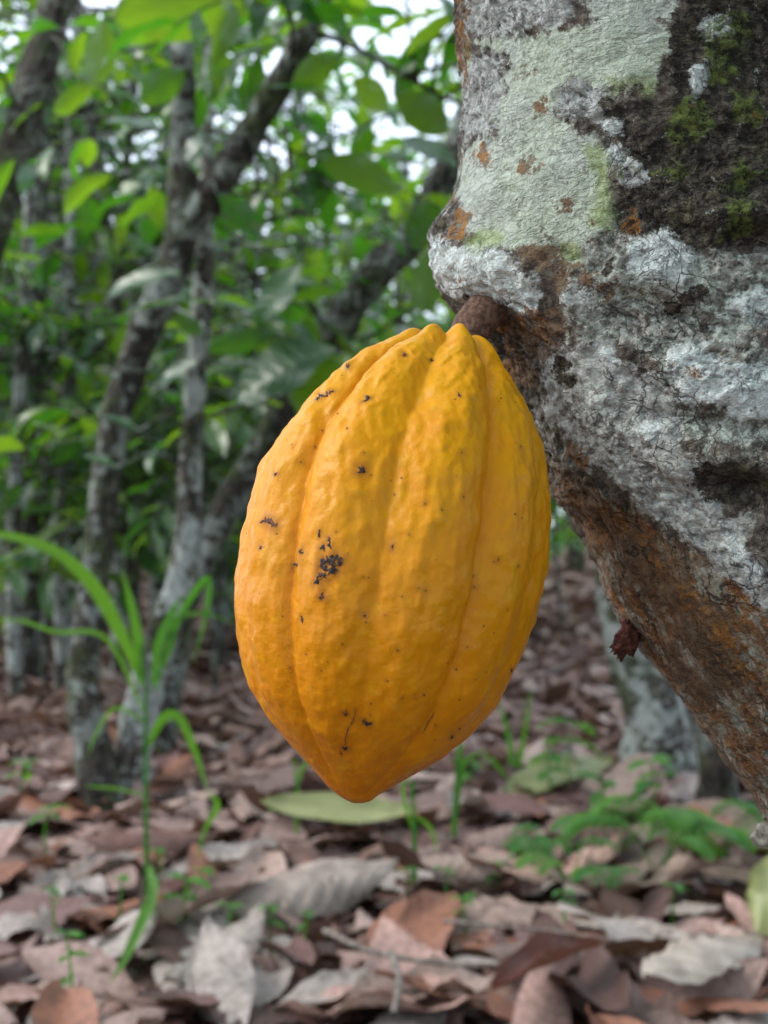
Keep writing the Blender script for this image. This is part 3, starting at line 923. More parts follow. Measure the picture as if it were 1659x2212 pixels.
# profile nodes: from the sunken stalk seat over the shoulder down to the tip
sn = np.concatenate([[46, 22, 2, -6, 4], np.linspace(24, alen - 22, 60), [alen - 9, alen - 2, alen + 2]])
ml = np.interp(sn, sl, wl)
mr = np.interp(sn, sr, wr_)
ml[:5] = [2, 34, 52, 78, 104]
mr[:5] = [2, 30, 46, 68, 96]
ml[-3:] = [36, 20, 1]
mr[-3:] = [36, 20, 1]
al = np.concatenate([[0], np.cumsum(np.hypot(np.diff(sn), np.diff((ml + mr) / 2)))])
NS, NT = 430, 420
tt = np.linspace(0, al[-1], NS)
def smooth(x, k):
    kr = np.hanning(2 * k + 3)[1:-1]
    kr /= kr.sum()
    xp = np.concatenate([2 * x[0] - x[k:0:-1], x, 2 * x[-1] - x[-2:-k - 2:-1]])
    return np.convolve(xp, kr, 'valid')
Sx, MLx, MRx = [smooth(np.interp(tt, al, c), 9) for c in (sn, ml, mr)]
MLx[0] = MRx[0] = 0.5
MLx[-1] = MRx[-1] = 0.5
Rx, Cx = np.maximum((MLx + MRx) / 2, 0.5), (MRx - MLx) / 2
th = np.linspace(-math.pi, math.pi, NT, endpoint=False)
T_, H_ = np.meshgrid(np.arange(NS), th, indexing='ij')
T_ = T_.ravel().astype(int); H_ = H_.ravel()
sfrac = np.clip(Sx / alen, 0, 1)[T_]
tw = H_ + 0.05 * np.sin(sfrac * 5.0)
prim = np.radians([-39, 34, 107, 179, -110])
sec = np.radians([-3, 70, 143, -147, -74])
def fur(cs, w, p):
    f = 0
    for c in cs:
        d = np.angle(np.exp(1j * (tw - c)))
        f = f + np.exp(-(abs(d) / w) ** p)
    return f
ap = np.interp(sfrac, [0, 0.03, 0.12, 0.3, 0.6, 0.85, 1], [0.12, 0.22, 0.19, 0.15, 0.125, 0.11, 0.05])
as_ = np.interp(sfrac, [0, 0.03, 0.12, 0.3, 0.6, 0.85, 1], [0.14, 0.25, 0.20, 0.15, 0.115, 0.06, 0.0])
rel = 1.06 - ap * (0.75 * fur(prim, 0.25, 1.5) + 0.35 * fur(prim, 0.045, 1.1)) - as_ * (0.9 * fur(sec, 0.24, 1.7) + 0.12 * fur(sec, 0.05, 1.2))
rel += 0.012 * np.cos(10 * (tw - prim[0])) * 0.0
# depth: stalk end leans back, tip a little forward
Dc = DP + np.interp(Sx / alen, [0, 1], [0.022, -0.012])
cuv = A0[None] + dd[None] * Sx[:, None] + nn[None] * Cx[:, None]
cen = np.stack([(cuv[:, 0] - 829.5) * K * Dc, Dc, CAMZ + (HORIZON - cuv[:, 1]) * K * Dc], -1)
right = np.array([nn[0], 0, -nn[1]])
axis = np.array([dd[0] * K * DP * alen, -0.034, -dd[1] * K * DP * alen])
axis /= np.linalg.norm(axis)
fwd = np.cross(right, axis)
fwd = fwd if fwd[1] < 0 else -fwd
rm = (Rx * K * Dc)[T_] * rel
V = cen[T_] + right * (rm * np.sin(H_))[:, None] + fwd * (rm * 0.97 * np.cos(H_))[:, None]
Nn = right * np.sin(H_)[:, None] + fwd * np.cos(H_)[:, None]
seatw = np.exp(-((tt - 105.0) / 62.0) ** 2)[T_]
lobe = 1.0 - 1.7 * np.clip(fur(prim, 0.2, 1.5) + fur(sec, 0.2, 1.5), 0, 1) + 0.5 * np.sin(2.3 * tw + 0.7) + 0.35 * noise3(np.stack([np.cos(tw) * 2.2, np.sin(tw) * 2.2, 0 * tw + 4], -1))
V = V - axis * (seatw * lobe * 15.0 * K * DP)[:, None]
q = V * 1000
al_mm = (q @ axis)
qs = q - axis * (al_mm * 0.45)[:, None]
body = np.interp(sfrac, [0, .02, .08, .9, 1], [0.2, 0.6, 1, 0.9, 0.3])
wart = noise3(qs / 6.0 + 3) + 0.25 * noise3(qs / 2.8 + 1)
d_mm = 0.8 * wart + 0.7 * np.clip(noise3(qs / 3.7 + 8), -0.15, 1) + 0.28 * noise3(qs / 2.0) + 0.08 * noise3(q / 1.2) + 0.4 * fbm(qs / 17.0 + 2, 2)
topk = np.interp(sfrac, [0, 0.1, 0.4, 0.8, 1], [1.25, 1.2, 1.0, 0.75, 0.4])
V = V + Nn * (d_mm * body * topk * 0.00095)[:, None]
i = np.arange(NS - 1)[:, None] * NT
j = np.arange(NT)[None]
kx = (j + 1) % NT
F = np.stack([i + j, i + NT + j, i + NT + kx, i + kx], -1).reshape(-1, 4)

m = Mat('ripe_pod_skin')
times_ = lambda a, b: m.math('MULTIPLY', a, b)
vec = m.coord('Object')
sa = m.attr('down').outputs['Fac']
fu = m.attr('furrow').outputs['Fac']
n1 = m.noise(vec, 60, 4, 0.6)
n2 = m.noise(vec, 210, 4, 0.6)
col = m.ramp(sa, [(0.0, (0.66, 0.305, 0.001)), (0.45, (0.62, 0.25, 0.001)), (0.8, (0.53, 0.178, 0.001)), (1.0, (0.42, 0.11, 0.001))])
col = m.mix(m.step(n1, 0.42, 0.68, 0, 0.55), col, (0.64, 0.225, 0.001))
col = m.mix(m.step(n2, 0.5, 0.72, 0, 0.35), col, (0.70, 0.355, 0.002))
col = m.mix(m.math('MULTIPLY', fu, 0.35), col, (0.50, 0.155, 0.001))
col = m.mix(m.step(m.noise(vec, 38, 3), 0.6, 0.74, 0, 0.22), col, (0.50, 0.36, 0.01))
vd = m.voro(vec, 190)
spk = m.math('MULTIPLY', m.step(vd, 0.06, 0.10, 1, 0), m.step(m.noise(vec, 48, 2), 0.42, 0.58))
col = m.mix(m.math('MULTIPLY', spk, 0.85), col, (0.09, 0.045, 0.01))
col = m.mix(times_(m.attr('scab_rim').outputs['Fac'], 0.7), col, (0.30, 0.10, 0.01))
dull = m.step(m.noise(m.scaled(vec, (1, 1, 0.4)), 150, 5, 0.7), 0.52, 0.7, 0, 0.3)
col = m.mix(dull, col, (0.48, 0.24, 0.02))
vd2 = m.voro(vec, 420)
spk2 = m.math('MULTIPLY', m.step(vd2, 0.07, 0.13, 1, 0), m.step(m.noise(vec, 90, 2), 0.5, 0.62))
col = m.mix(m.math('MULTIPLY', spk2, 0.6), col, (0.25, 0.14, 0.01))
b = m.bump(m.math('ADD', m.math('MULTIPLY', n2, 0.6), m.math('MULTIPLY', m.noise(vec, 700, 3), 0.25)), 0.36, 0.0018)
m.principled(col, m.step(n1, 0.3, 0.7, 0.34, 0.48), 0.2, b)
M_POD = m.m
proot = P(1055, 665, 0.45)
pod = empty('cacao_pod', proot)
tag(pod, 'ripe yellow ridged cacao pod hanging from the leaning trunk', 'cacao pod')
skin = child('husk', V, F, M_POD, pod)
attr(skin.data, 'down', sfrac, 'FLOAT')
attr(skin.data, 'furrow', np.clip(fur(prim, 0.09, 1.4), 0, 1), 'FLOAT')
pod_V = V.copy()
pod_bvh = BVHTree.FromPolygons([tuple(c) for c in V], [tuple(f) for f in F])
# stalk
M_STALK = simple_mat('brown_stalk', (0.075, 0.036, 0.024), (0.19, 0.105, 0.072), 520, 0.75, 0.0022, 0.3)
sp = catmull([P(985, 815, 0.436), P(1000, 752, 0.441), P(1018, 712, 0.444), P(1048, 672, 0.447), P(1090, 640, 0.452)], 40)
srad = np.interp(np.linspace(0, 1, 40), [0, 0.3, 0.5, 0.75, 1], [0.0062, 0.0066, 0.0070, 0.0075, 0.0088])
child('stalk', *tube(sp, srad, 60, 0.08, 2), M_STALK, pod)
# dark scars, each a thin crust lying on the husk
M_SCAR = simple_mat('black_scar', (0.012, 0.008, 0.008), (0.05, 0.022, 0.016), 900, 0.7, 0.0006, 0.4)
M_SCARB = simple_mat('brown_scar', (0.06, 0.02, 0.012), (0.14, 0.05, 0.025), 900, 0.7, 0.0006, 0.4)
SCARPTS = []
def scar(lines, mat=None, jag=1.0):
    r = np.random.default_rng(int(lines[0][0][0] * 7 + lines[0][0][1]))
    parts = []
    for ln in lines:
        pts, w = ln[:-1], ln[-1]
        path = catmull(np.array(pts, float), max(6, int(sum(math.dist(a, b) for a, b in zip(pts[:-1], pts[1:])) / 2.2)))
        tg = np.gradient(path, axis=0)
        tg /= np.linalg.norm(tg, axis=1, keepdims=True) + 1e-9
        nm = np.stack([-tg[:, 1], tg[:, 0]], -1)
        n = len(path)
        ww = 1.35 * w * (0.35 + 0.65 * np.sin(np.pi * np.linspace(0.06, 0.94, n))) * (1 + 0.45 * jag * r.normal(size=n)).clip(0.3, 1.8)
        path = path + nm * (w * 0.35 * jag * r.normal(size=n))[:, None]
        rows = []
        for a, lift in ((-1, -0.00015), (-0.55, 0.00022), (0.55, 0.00022), (1, -0.00015)):
            for q in range(n):
                pp = path[q] + nm[q] * ww[q] * a * 0.5
                loc, nor, _, _ = hit(pod_bvh, *pp)
                if loc is None:
                    return
                rows.append(np.array(loc + nor * lift))
        SCARPTS.extend((r_, w) for r_ in rows[::3])
        i = np.arange(3)[:, None] * n
        j = np.arange(n - 1)[None]
        parts.append((np.array(rows), np.stack([i + j, i + j + 1, i + n + j + 1, i + n + j], -1).reshape(-1, 4)))
    Vv, Ff = join(parts)
    child('scar', Vv, Ff, mat or M_SCAR, pod)
scar([((690, 1225), (705, 1213), (722, 1207), (742, 1212), 11), ((700, 1222), (715, 1235), (728, 1230), 12), ((715, 1200), (722, 1218), (716, 1236), 12), ((735, 1203), (728, 1222), 10),
      ((688, 1238), (684, 1247), (690, 1255), (680, 1258), 10), ((700, 1236), (692, 1244), 10), ((700, 1206), (690, 1222), 8)])
scar([((688, 1144), (691, 1150), (688, 1160), 3.5)])
scar([((711, 1160), (712, 1172), (716, 1186), 4.5)])
scar([((690, 1184), (696, 1183), (702, 1187), 6)])
scar([((648, 1188), (651, 1196), 6)])
scar([((634, 1218), (640, 1221), (643, 1222), 5)])
scar([((692, 1285), (697, 1290), (693, 1296), 9)], M_SCARB)
scar([((572, 1122), (585, 1127), (598, 1136), 11)], M_SCARB, 0.5)
scar([((562, 1130), (570, 1124), 4)])
scar([((563, 1180), (564, 1186), 5)])
scar([((684, 864), (690, 857), (700, 855), (709, 848), (720, 843), 5)])
scar([((788, 868), (792, 858), (793, 855), 6)])
scar([((778, 1023), (781, 1013), (786, 1010), 9), ((780, 1014), (787, 1022), 6)])
scar([((595, 1022), (597, 1026), 5)])
scar([((616, 930), (611, 938), 7)])
scar([((592, 964), (588, 976), 6)], M_SCARB)
scar([((846, 1181), (849, 1182), 6)])
scar([((786, 1330), (789, 1332), 5)])
scar([((782, 1559), (792, 1562), (804, 1561), 6), ((790, 1562), (794, 1567), 5)])
scar([((744, 1544), (750, 1540), 6)])
scar([((743, 1620), (747, 1612), 7)])
scar([((745, 1610), (750, 1580), (763, 1556), (768, 1530), 1.7)], M_SCARB)
scar([((913, 1583), (925, 1562), (938, 1540), 2.0)], M_SCARB)
scar([((735, 1622), (738, 1632), 2.0)])
scar([((748, 792), (755, 790), 6)], M_SCARB)
scar([((870, 768), (876, 764), 5)], M_SCARB)
scar([((988, 850), (996, 858), 3.5)])
scar([((930, 775), (936, 781), 4)])
scar([((650, 1330), (655, 1345), 3)])
scar([((1102, 1450), (1106, 1444), 4)])
scar([((975, 1590), (979, 1592), 5)])
for q in range(46):
    uu, vv = rng.uniform(560, 1140), rng.uniform(880, 1600)
    if hit(pod_bvh, uu, vv)[0] is not None:
        a = rng.uniform(0, math.pi)
        l = rng.uniform(1.2, 3.0)
        scar([((uu, vv), (uu + l * math.cos(a), vv + l * math.sin(a)), rng.uniform(1.6, 3.4))], M_SCARB if q % 3 else M_SCAR)

halo = np.zeros(len(pod_V))
for r_, w_ in SCARPTS:
    d2 = ((pod_V - r_) ** 2).sum(1)
    halo = np.maximum(halo, np.exp(-d2 / (0.0006 + 0.00011 * w_) ** 2) * min(1.0, w_ / 5.0))
attr(skin.data, 'scab_rim', halo, 'FLOAT')

# withered fruitlet clinging to the underside of the trunk
M_WITHER = simple_mat('withered_brown', (0.06, 0.02, 0.014), (0.17, 0.06, 0.045), 420, 0.9, 0.003)
wr0 = P(1352, 1335, 0.476)
wth = empty('withered_fruitlet', wr0)
tag(wth, 'small withered dark red fruitlet clinging under the trunk', 'fruitlet')
Vn, Fn = lump((0, 0, 0), 0.0056, 11, (0.78, 0.78, 1.7), 0.42, 26, 1.6)
ca, sa_ = math.cos(R(-26)), math.sin(R(-26))
Vn = np.stack([Vn[:, 0] * ca - Vn[:, 2] * sa_, Vn[:, 1], Vn[:, 0] * sa_ + Vn[:, 2] * ca], -1) * np.array([1, 1, 1])
child('shrivelled_body', Vn + P(1360, 1368, 0.474), Fn, M_WITHER, wth)
child('dried_tip', *tube(catmull([P(1372, 1400, 0.474), P(1364, 1410, 0.474), P(1358, 1418, 0.474)], 6), np.linspace(0.0012, 0.0005, 6), 6), M_NUB, wth)

# ------------------------------------------------------------------ plantation trees behind
def in_view(p, margin=0.0):
    if p[1] < 0.8: return False
    uu, vv = px(p[None])
    return -margin < uu[0] < 1659 + margin and -margin < vv[0] < 2212 + margin
LEAF_COUNT = [0]
def tree(label, stems, D, mat, sprays=40, quota=60, zr=(0.7, 3.2), lsize=0.25, group=None, big=(), branches=(), spray_len=(0.3, 0.75), seg=20, hang=0.5, name='cacao_tree', reach=0.0):
    """stems: list of (points [(u, v[, dD])], widths in px); the first one stands on the ground"""
    def path_of(pts, n):
        return catmull([P(p[0], p[1], D + (p[2] if len(p) > 2 else 0.0)) for p in pts], n)
    p0 = path_of(stems[0][0], 60)
    base = p0[0].copy()
    root = empty(name, base)
    tag(root, label, 'tree', group)
    allp = []
    for q, (pts, wd) in enumerate(stems):
        pth = path_of(pts, 70)
        rr = np.interp(np.linspace(0, 1, 70), np.linspace(0, 1, len(wd)), np.array(wd) * 0.5 * K * D)
        child('trunk' if q == 0 else 'limb', *tube(pth, rr, seg, 0.26, D * 3 + q), mat, root)
        allp.append(pth)
    for pts, w in branches:
        pth = path_of(pts, 30)
        child('branch', *tube(pth, np.linspace(w, w * 0.4, 30) * 0.5 * K * D, 7, 0.15, 1), mat, root)
        allp.append(pth)
    P_all = np.vstack(allp)
    cand = P_all[(P_all[:, 2] > zr[0]) & (P_all[:, 2] < zr[1])]
    tubes, mats = [], []
    for q in range(sprays):
        if len(cand) == 0: break
        o = cand[int(rng.integers(0, len(cand)))]
        if reach:
            o = o + np.array([rng.normal() * reach, rng.normal() * reach, rng.normal() * reach * 0.5])
            src = cand[np.argmin(np.linalg.norm(cand - o, axis=1))]
            mid = (src + o) / 2 + np.array([0, 0, 0.1])
            tubes.append(tube(catmull([src, mid, o], 7), np.linspace(0.008, 0.005, 7), 5))
        az = rng.random() * 2 * np.pi
        pth, ms = spray(o, np.array([math.cos(az), math.sin(az), rng.uniform(-0.3, 0.7)]), rng.uniform(*spray_len), int(rng.integers(6, 11)), lsize, hang)
        tubes.append(tube(pth, np.linspace(0.005, 0.0018, len(pth)), 5))
        mats += ms
    for base_px, tip_px, wpx, nrm, var in big:
        a, b = P(base_px[0], base_px[1], D - 0.25), P(tip_px[0], tip_px[1], D - 0.25 + 0.03)
        near = P_all[np.argmin(np.linalg.norm(P_all - a, axis=1))]
        mid = (near + a) / 2 + np.array([0, 0, 0.04])
        tubes.append(tube(catmull([near, mid, a], 8), np.linspace(0.004, 0.0022, 8), 5))
        L = float(np.linalg.norm(b - a))
        me = mesh('leaf', *leaf(L, wpx * K * D, 64, 8, **dict(dict(curl=0.25, droop=0.35, fold=0.08, pleat=0.012, wave=0.04, peak=0.52), **var)), M_LEAF)
        o = obj('leaf', me, root)
        o.matrix_basis = Matrix(xf(a - base, frame(b - a + np.array([0, 0, 0.17 * L]), np.array(nrm, float)), 1.0))
    if tubes:
        tag(child('twigs', *join(tubes), mat, root), kind='stuff')
    mats = np.array(mats)
    if len(mats):
        cpos = mats[:, :3, 3] + mats[:, :3, 0] * 0.5
        uu, vv = px(cpos)
        size = np.linalg.norm(mats[:, :3, 0], axis=1) / np.maximum(cpos[:, 1], 0.3)
        vis = (uu > -60) & (uu < 1720) & (vv > -60) & (vv < 2300) & (cpos[:, 1] > 1.0)
        # nothing hangs right before the lens
        keep = (cpos[:, 1] > 1.9) | ~vis
        mats, size, vis = mats[keep], size[keep], vis[keep]
        order = np.argsort(-np.where(vis, size, 0))
        single = order[:min(quota, int(vis.sum()))]
        rest = np.setdiff1d(np.arange(len(mats)), single)
        Tinv = np.eye(4)
        Tinv[:3, 3] = -base
        for s_ in single:
            o = obj('leaf', LIVE_ME[int(rng.integers(0, len(LIVE_ME)))], root)
            o.matrix_basis = Matrix(Tinv @ mats[s_])
        LEAF_COUNT[0] += len(single)
        if len(rest):
            Vv, Ff, rnd = bake(LIVE, mats[rest], rng.integers(0, len(LIVE), len(rest)))
            o = child('foliage', Vv, Ff, M_FOLIAGE, root)
            attr(o.data, 'rnd', rnd, 'FLOAT')
            tag(o, kind='stuff')
    return root
CAMN, UPN = (0.1, 0.85, 0.5), (0, -0.35, 0.95)
UPK = (0.1, -0.75, 0.66)
tree('mossy forked cacao tree with a crooked trunk behind the grass plant',
     [([(238, 1752), (205, 1640), (180, 1500), (190, 1350), (215, 1150), (240, 950), (278, 800), (325, 690), (370, 590), (393, 480), (396, 300), (392, 60), (380, -300, .2), (360, -700, .4)],
       [112, 86, 74, 68, 66, 64, 66, 70, 70, 68, 56, 50, 42, 28]),
      ([(375, 560), (425, 455), (490, 365), (560, 255), (640, 110), (715, -60), (830, -350)], [60, 72, 66, 62, 58, 46, 30])],
     3.0, M_BARK_MID, sprays=14, quota=110, zr=(1.7, 3.4), lsize=0.17, spray_len=(0.3, 0.6),
     branches=[([(395, 195), (330, 238), (250, 258), (150, 255), (60, 242), (-30, 225)], 10), ([(660, 75), (730, 85), (870, 160), (960, 210), (1080, 250)], 18),
               ([(540, 290), (640, 330), (720, 360), (800, 420)], 8)],
     big=[((590, -5), (255, 85), 135, CAMN, dict(droop=0.3, peak=0.6)), ((225, 40), (212, 185), 66, CAMN, dict(droop=0.1)), ((400, 150), (312, 232), 66, CAMN, {}),
          ((560, 190), (765, 212), 60, UPN, dict(droop=0.3)), ((690, 345), (850, 430), 75, CAMN, {}), ((390, 590), (215, 640), 60, UPK, dict(droop=0.5)),
          ((470, 655), (245, 668), 62, UPN, dict(droop=0.6)), ((720, 265), (600, 335), 70, UPN, {}), ((470, 420), (560, 520), 60, CAMN, {}), ((850, 200), (960, 300), 80, CAMN, {}),
          ((600, 0), (700, 60), 70, UPK, {}), ((730, 120), (640, 200), 60, CAMN, {})])
tree('slim pale grey cacao stem standing beside the forked tree',
     [([(275, 1735), (305, 1530), (365, 1330), (402, 1210), (412, 1000), (425, 800), (437, 640), (440, 500), (450, 200, .3), (455, -200, .5)], [95, 75, 66, 58, 50, 46, 42, 36, 30, 20])],
     3.08, M_BARK_PALE, sprays=5, quota=40, zr=(0.9, 3.2), lsize=0.13,
     big=[((655, 565), (560, 715), 80, UPK, dict(droop=0.2, pleat=0.022)), ((760, 770), (640, 900), 110, UPK, dict(droop=0.3, pleat=0.028)), ((725, 755), (505, 880), 150, UPK, dict(droop=0.35, pleat=0.028)), ((640, 705), (500, 690), 55, UPN, dict(droop=0.5)),
          ((600, 720), (455, 775), 52, CAMN, {}), ((430, 780), (340, 840), 46, UPK, {}), ((300, 930), (215, 900), 36, UPN, {}), ((250, 1010), (175, 985), 34, UPN, {}), ((440, 720), (380, 700), 40, CAMN, {})])
tree('dark mossy trunk leaning diagonally behind the pod',
     [([(335, 1640), (372, 1380), (430, 1220), (520, 1045), (620, 885), (720, 725), (800, 605), (880, 520), (950, 400), (1005, 270), (1070, 120), (1150, -200), (1230, -600)],
       [80, 72, 66, 64, 66, 76, 76, 68, 66, 62, 56, 44, 30])],
     3.55, M_BARK_MID, sprays=24, quota=180, zr=(1.0, 3.6), lsize=0.16, reach=0.35,
     branches=[([(715, 728), (780, 732), (860, 692), (960, 592), (1060, 480)], 9), ([(880, 510), (800, 440), (700, 400), (600, 420)], 10)],
     big=[((700, 528), (885, 500), 60, UPN, dict(droop=0.15)), ((925, 430), (905, 545), 70, CAMN, {}), ((930, 540), (915, 680), 72, CAMN, {}), ((985, 360), (860, 300), 70, UPK, {}),
          ((840, 240), (760, 180), 60, CAMN, {})])
tree('pale lichen patched trunk standing beyond the leaning trunk',
     [([(1440, 1712), (1418, 1620), (1395, 1480), (1365, 1340), (1325, 1180), (1290, 1000), (1270, 800), (1260, 500), (1260, 0), (1240, -500)], [172, 140, 130, 125, 118, 110, 100, 90, 80, 60])],
     3.2, M_BARK_PALE, sprays=5, quota=40, zr=(1.9, 3.5), lsize=0.2, spray_len=(0.3, 0.6))
tree('narrow dark trunk standing close behind the pale patched one',
     [([(1560, 1760), (1540, 1600), (1505, 1480), (1490, 1300), (1500, 900), (1520, 300), (1530, -300)], [88, 76, 72, 66, 60, 50, 36])], 2.95, M_BARK_MID, sprays=6, quota=20, zr=(2.0, 3.5))
tree('dark slanting trunk with moss at the edge of the plantation',
     [([(-330, 1620), (-250, 1300), (-120, 850), (-20, 500), (35, 320), (80, 150), (118, 20), (160, -150), (210, -500)], [110, 100, 92, 84, 80, 78, 72, 62, 40])],
     3.7, M_BARK_DARK, sprays=9, quota=70, zr=(1.2, 3.8), lsize=0.17, reach=0.3)
tree('slender grey green stem rising behind the forked tree',
     [([(262, 1480), (255, 1250), (245, 1000), (240, 700), (228, 540), (210, 350), (178, 170), (165, 0), (150, -300)], [40, 36, 34, 34, 32, 31, 28, 24, 16])],
     5.3, M_BARK_PALE, sprays=26, quota=180, zr=(0.9, 4.4), lsize=0.19, reach=0.5)
tree('dark trunk glimpsed between the pod and the leaning trunk',
     [([(1245, 1240), (1243, 1150), (1235, 1000), (1230, 700), (1225, 300)], [46, 38, 36, 32, 20])], 16.0, M_BARK_DARK, sprays=20, quota=0, zr=(2.5, 8), lsize=0.4, spray_len=(0.8, 1.6), reach=0.6)
# more of the plantation, row after row
spots = [(60, 5.0), (150, 5.6), (110, 7.4), (330, 6.4), (470, 7.2), (20, 8.2), (205, 8.8), (390, 9.5), (600, 8.0), (560, 10.5), (700, 11.0), (280, 11.5), (820, 9.0), (980, 7.5), (-120, 6.5), (880, 12.5),
         (1080, 10.0), (-60, 10.5), (500, 13.0), (150, 13.5), (1320, 8.5), (1500, 11.0), (1700, 7.0),
         (35, 4.6), (90, 6.2), (135, 4.9), (300, 5.2), (330, 7.6), (475, 5.5), (530, 6.8), (640, 7.4), (185, 7.2), (10, 7.0)]
for q, (u0, D) in enumerate(spots):
    v0 = HORIZON + (CAMZ + 0.03) / (K * D)
    lean = rng.normal() * 35
    w = 0.10 / (K * D) * rng.uniform(0.7, 1.25)
    h = (3.4 if q < 23 else 2.6) / (K * D)
    nsp = 46 if q < 23 else 14
    if q >= 23: w *= 0.55
    pts = [(u0, v0), (u0 + lean * 0.3 + rng.normal() * 8, v0 - h * 0.25), (u0 + lean * 0.6 + rng.normal() * 14, v0 - h * 0.5), (u0 + lean + rng.normal() * 16, v0 - h * 0.75), (u0 + lean * 1.4 + rng.normal() * 25, v0 - h)]
    how = ('leaning' if abs(lean) > 30 else 'upright') + (' stout' if w * K * D > 0.105 else ' slim')
    tree(how + [' dark barked cacao stem in the rows behind', ' grey lichened cacao stem in the rows behind'][q % 2],
         [(pts, [w * 1.2, w, w * 0.9, w * 0.8, w * 0.5])], D, [M_BARK_MID, M_BARK_PALE, M_BARK_DARK][[0, 1, 2, 1][q % 4] if q % 2 else [0, 2][(q // 2) % 2]],
         sprays=nsp, quota=60 if D < 8.3 else 0, zr=(0.85, 4.6), lsize=0.19, group=['dark cacao stems in the rows behind', 'grey cacao stems in the rows behind'][q % 2],
         spray_len=(0.4, 0.9), seg=12, reach=0.6)

# saplings filling the understorey
for q, (u0, D, hm, lab) in enumerate([(470, 4.6, 1.5, 'leafy sapling between the pale stem and the diagonal trunk'), (590, 5.6, 1.7, 'leafy sapling behind the diagonal mossy trunk'), (95, 4.8, 1.5, 'leafy sapling before the dark slanting trunk'),
                                  (300, 5.0, 1.6, 'leafy sapling behind the fork of the mossy tree'), (20, 6.0, 1.9, 'tall sapling among the slim stems'), (700, 6.4, 1.9, 'leafy sapling half hidden behind the pod'),
                                  (390, 7.0, 2.1, 'tall sapling behind the slim pale stem'), (180, 6.6, 1.9, 'leafy sapling behind the crooked trunk'), (1215, 7.5, 1.8, 'sapling seen between the pod and the leaning trunk')]):
    v0 = HORIZON + (CAMZ + 0.03) / (K * D)
    h = hm / (K * D)
    pts = [(u0, v0), (u0 + rng.normal() * 12, v0 - h * 0.5), (u0 + rng.normal() * 25, v0 - h)]
    tree(lab, [(pts, [0.03 / (K * D), 0.02 / (K * D), 0.01 / (K * D)])], D, M_BARK_MID, sprays=32, quota=110, zr=(0.6, 2.2), lsize=0.16, spray_len=(0.3, 0.6), seg=8, reach=0.25, name='sapling')

# far wood as one mass: leaves and thin stems
n = 21000
D = 11 + 15 * rng.random(n)
x = (rng.random(n) * 2 - 1) * (D * K * 829.5 * 1.25 + 1)
z = 0.45 + (D * 0.50) * rng.random(n) ** 1.5
cl = fbm(np.stack([x * 0.8, D * 0.5, z * 0.8], -1), 2)
ok = cl > -0.33 + 0.85 * np.clip(z / D / 0.42, 0, 1) ** 1.5
x, D, z = x[ok], D[ok], z[ok]
mats = np.zeros((len(x), 4, 4))
for q in range(len(x)):
    az = rng.random() * 6.283
    mats[q] = xf(np.array([x[q], D[q], z[q]]), frame([math.cos(az), math.sin(az), rng.uniform(-1.0, 0.3)], np.array([0, 0, 1]) + rng.normal(size=3) * 0.4), rng.uniform(0.2, 0.38))
V, F, rnd = bake(LIVE, mats, rng.integers(0, len(LIVE), len(mats)))
me = mesh('far_wood', V, F, M_FOLIAGE)
attr(me, 'rnd', rnd, 'FLOAT')
tag(obj('far_wood', me), 'far green mass of plantation foliage behind all the stems', 'foliage', kind='stuff')

# ------------------------------------------------------------------ grass plants and seedlings
def blade(path, wmax, nrm=(0, -1, 0.3), peak=0.35):
    path = catmull(path, 26)
    tg = np.gradient(path, axis=0)
    tg /= np.linalg.norm(tg, axis=1, keepdims=True)
    nrm = np.array(nrm, float)
    side = np.cross(tg, nrm)
    side /= np.linalg.norm(side, axis=1, keepdims=True) + 1e-9
    up = np.cross(side, tg)
    t = np.linspace(0, 1, 26)
    w = wmax * 0.44 * np.interp(t, [0, 0.12, peak, 0.7, 1], [0.35, 0.7, 1, 0.7, 0.02])
    rows = [path + side * (w * a)[:, None] + up * (w * abs(a) * 0.25)[:, None] for a in (-1, -0.5, 0, 0.5, 1)]
    V = np.stack(rows, 1).reshape(-1, 3)
    i = np.arange(25)[:, None] * 5
    j = np.arange(4)[None]
    return V, np.stack([i + j, i + 5 + j, i + 6 + j, i + 1 + j], -1).reshape(-1, 4)
def grass(label, D, stem, sw_, blades, group=None):
    b = P(*stem[0], D)
    b[2] = min(b[2], 0.02)
    root = empty('grass_plant', b)
    tag(root, label, 'grass', group)
    if sw_:
        pts = [P(*s, D) for s in stem]
        pts[0] = b
        child('stem', *tube(catmull(pts, 24), np.linspace(sw_, sw_ * 0.6, 24) * 0.5 * K * D, 8), M_GRASS, root)
    for bl in blades:
        pts, w = bl[0], bl[1]
        nr = bl[2] if len(bl) > 2 else (0, -1, 0.3)
        child('blade', *blade([P(p[0], p[1], D + (p[2] if len(p) > 2 else 0)) for p in pts], w * K * D, nr), M_GRASS, root)
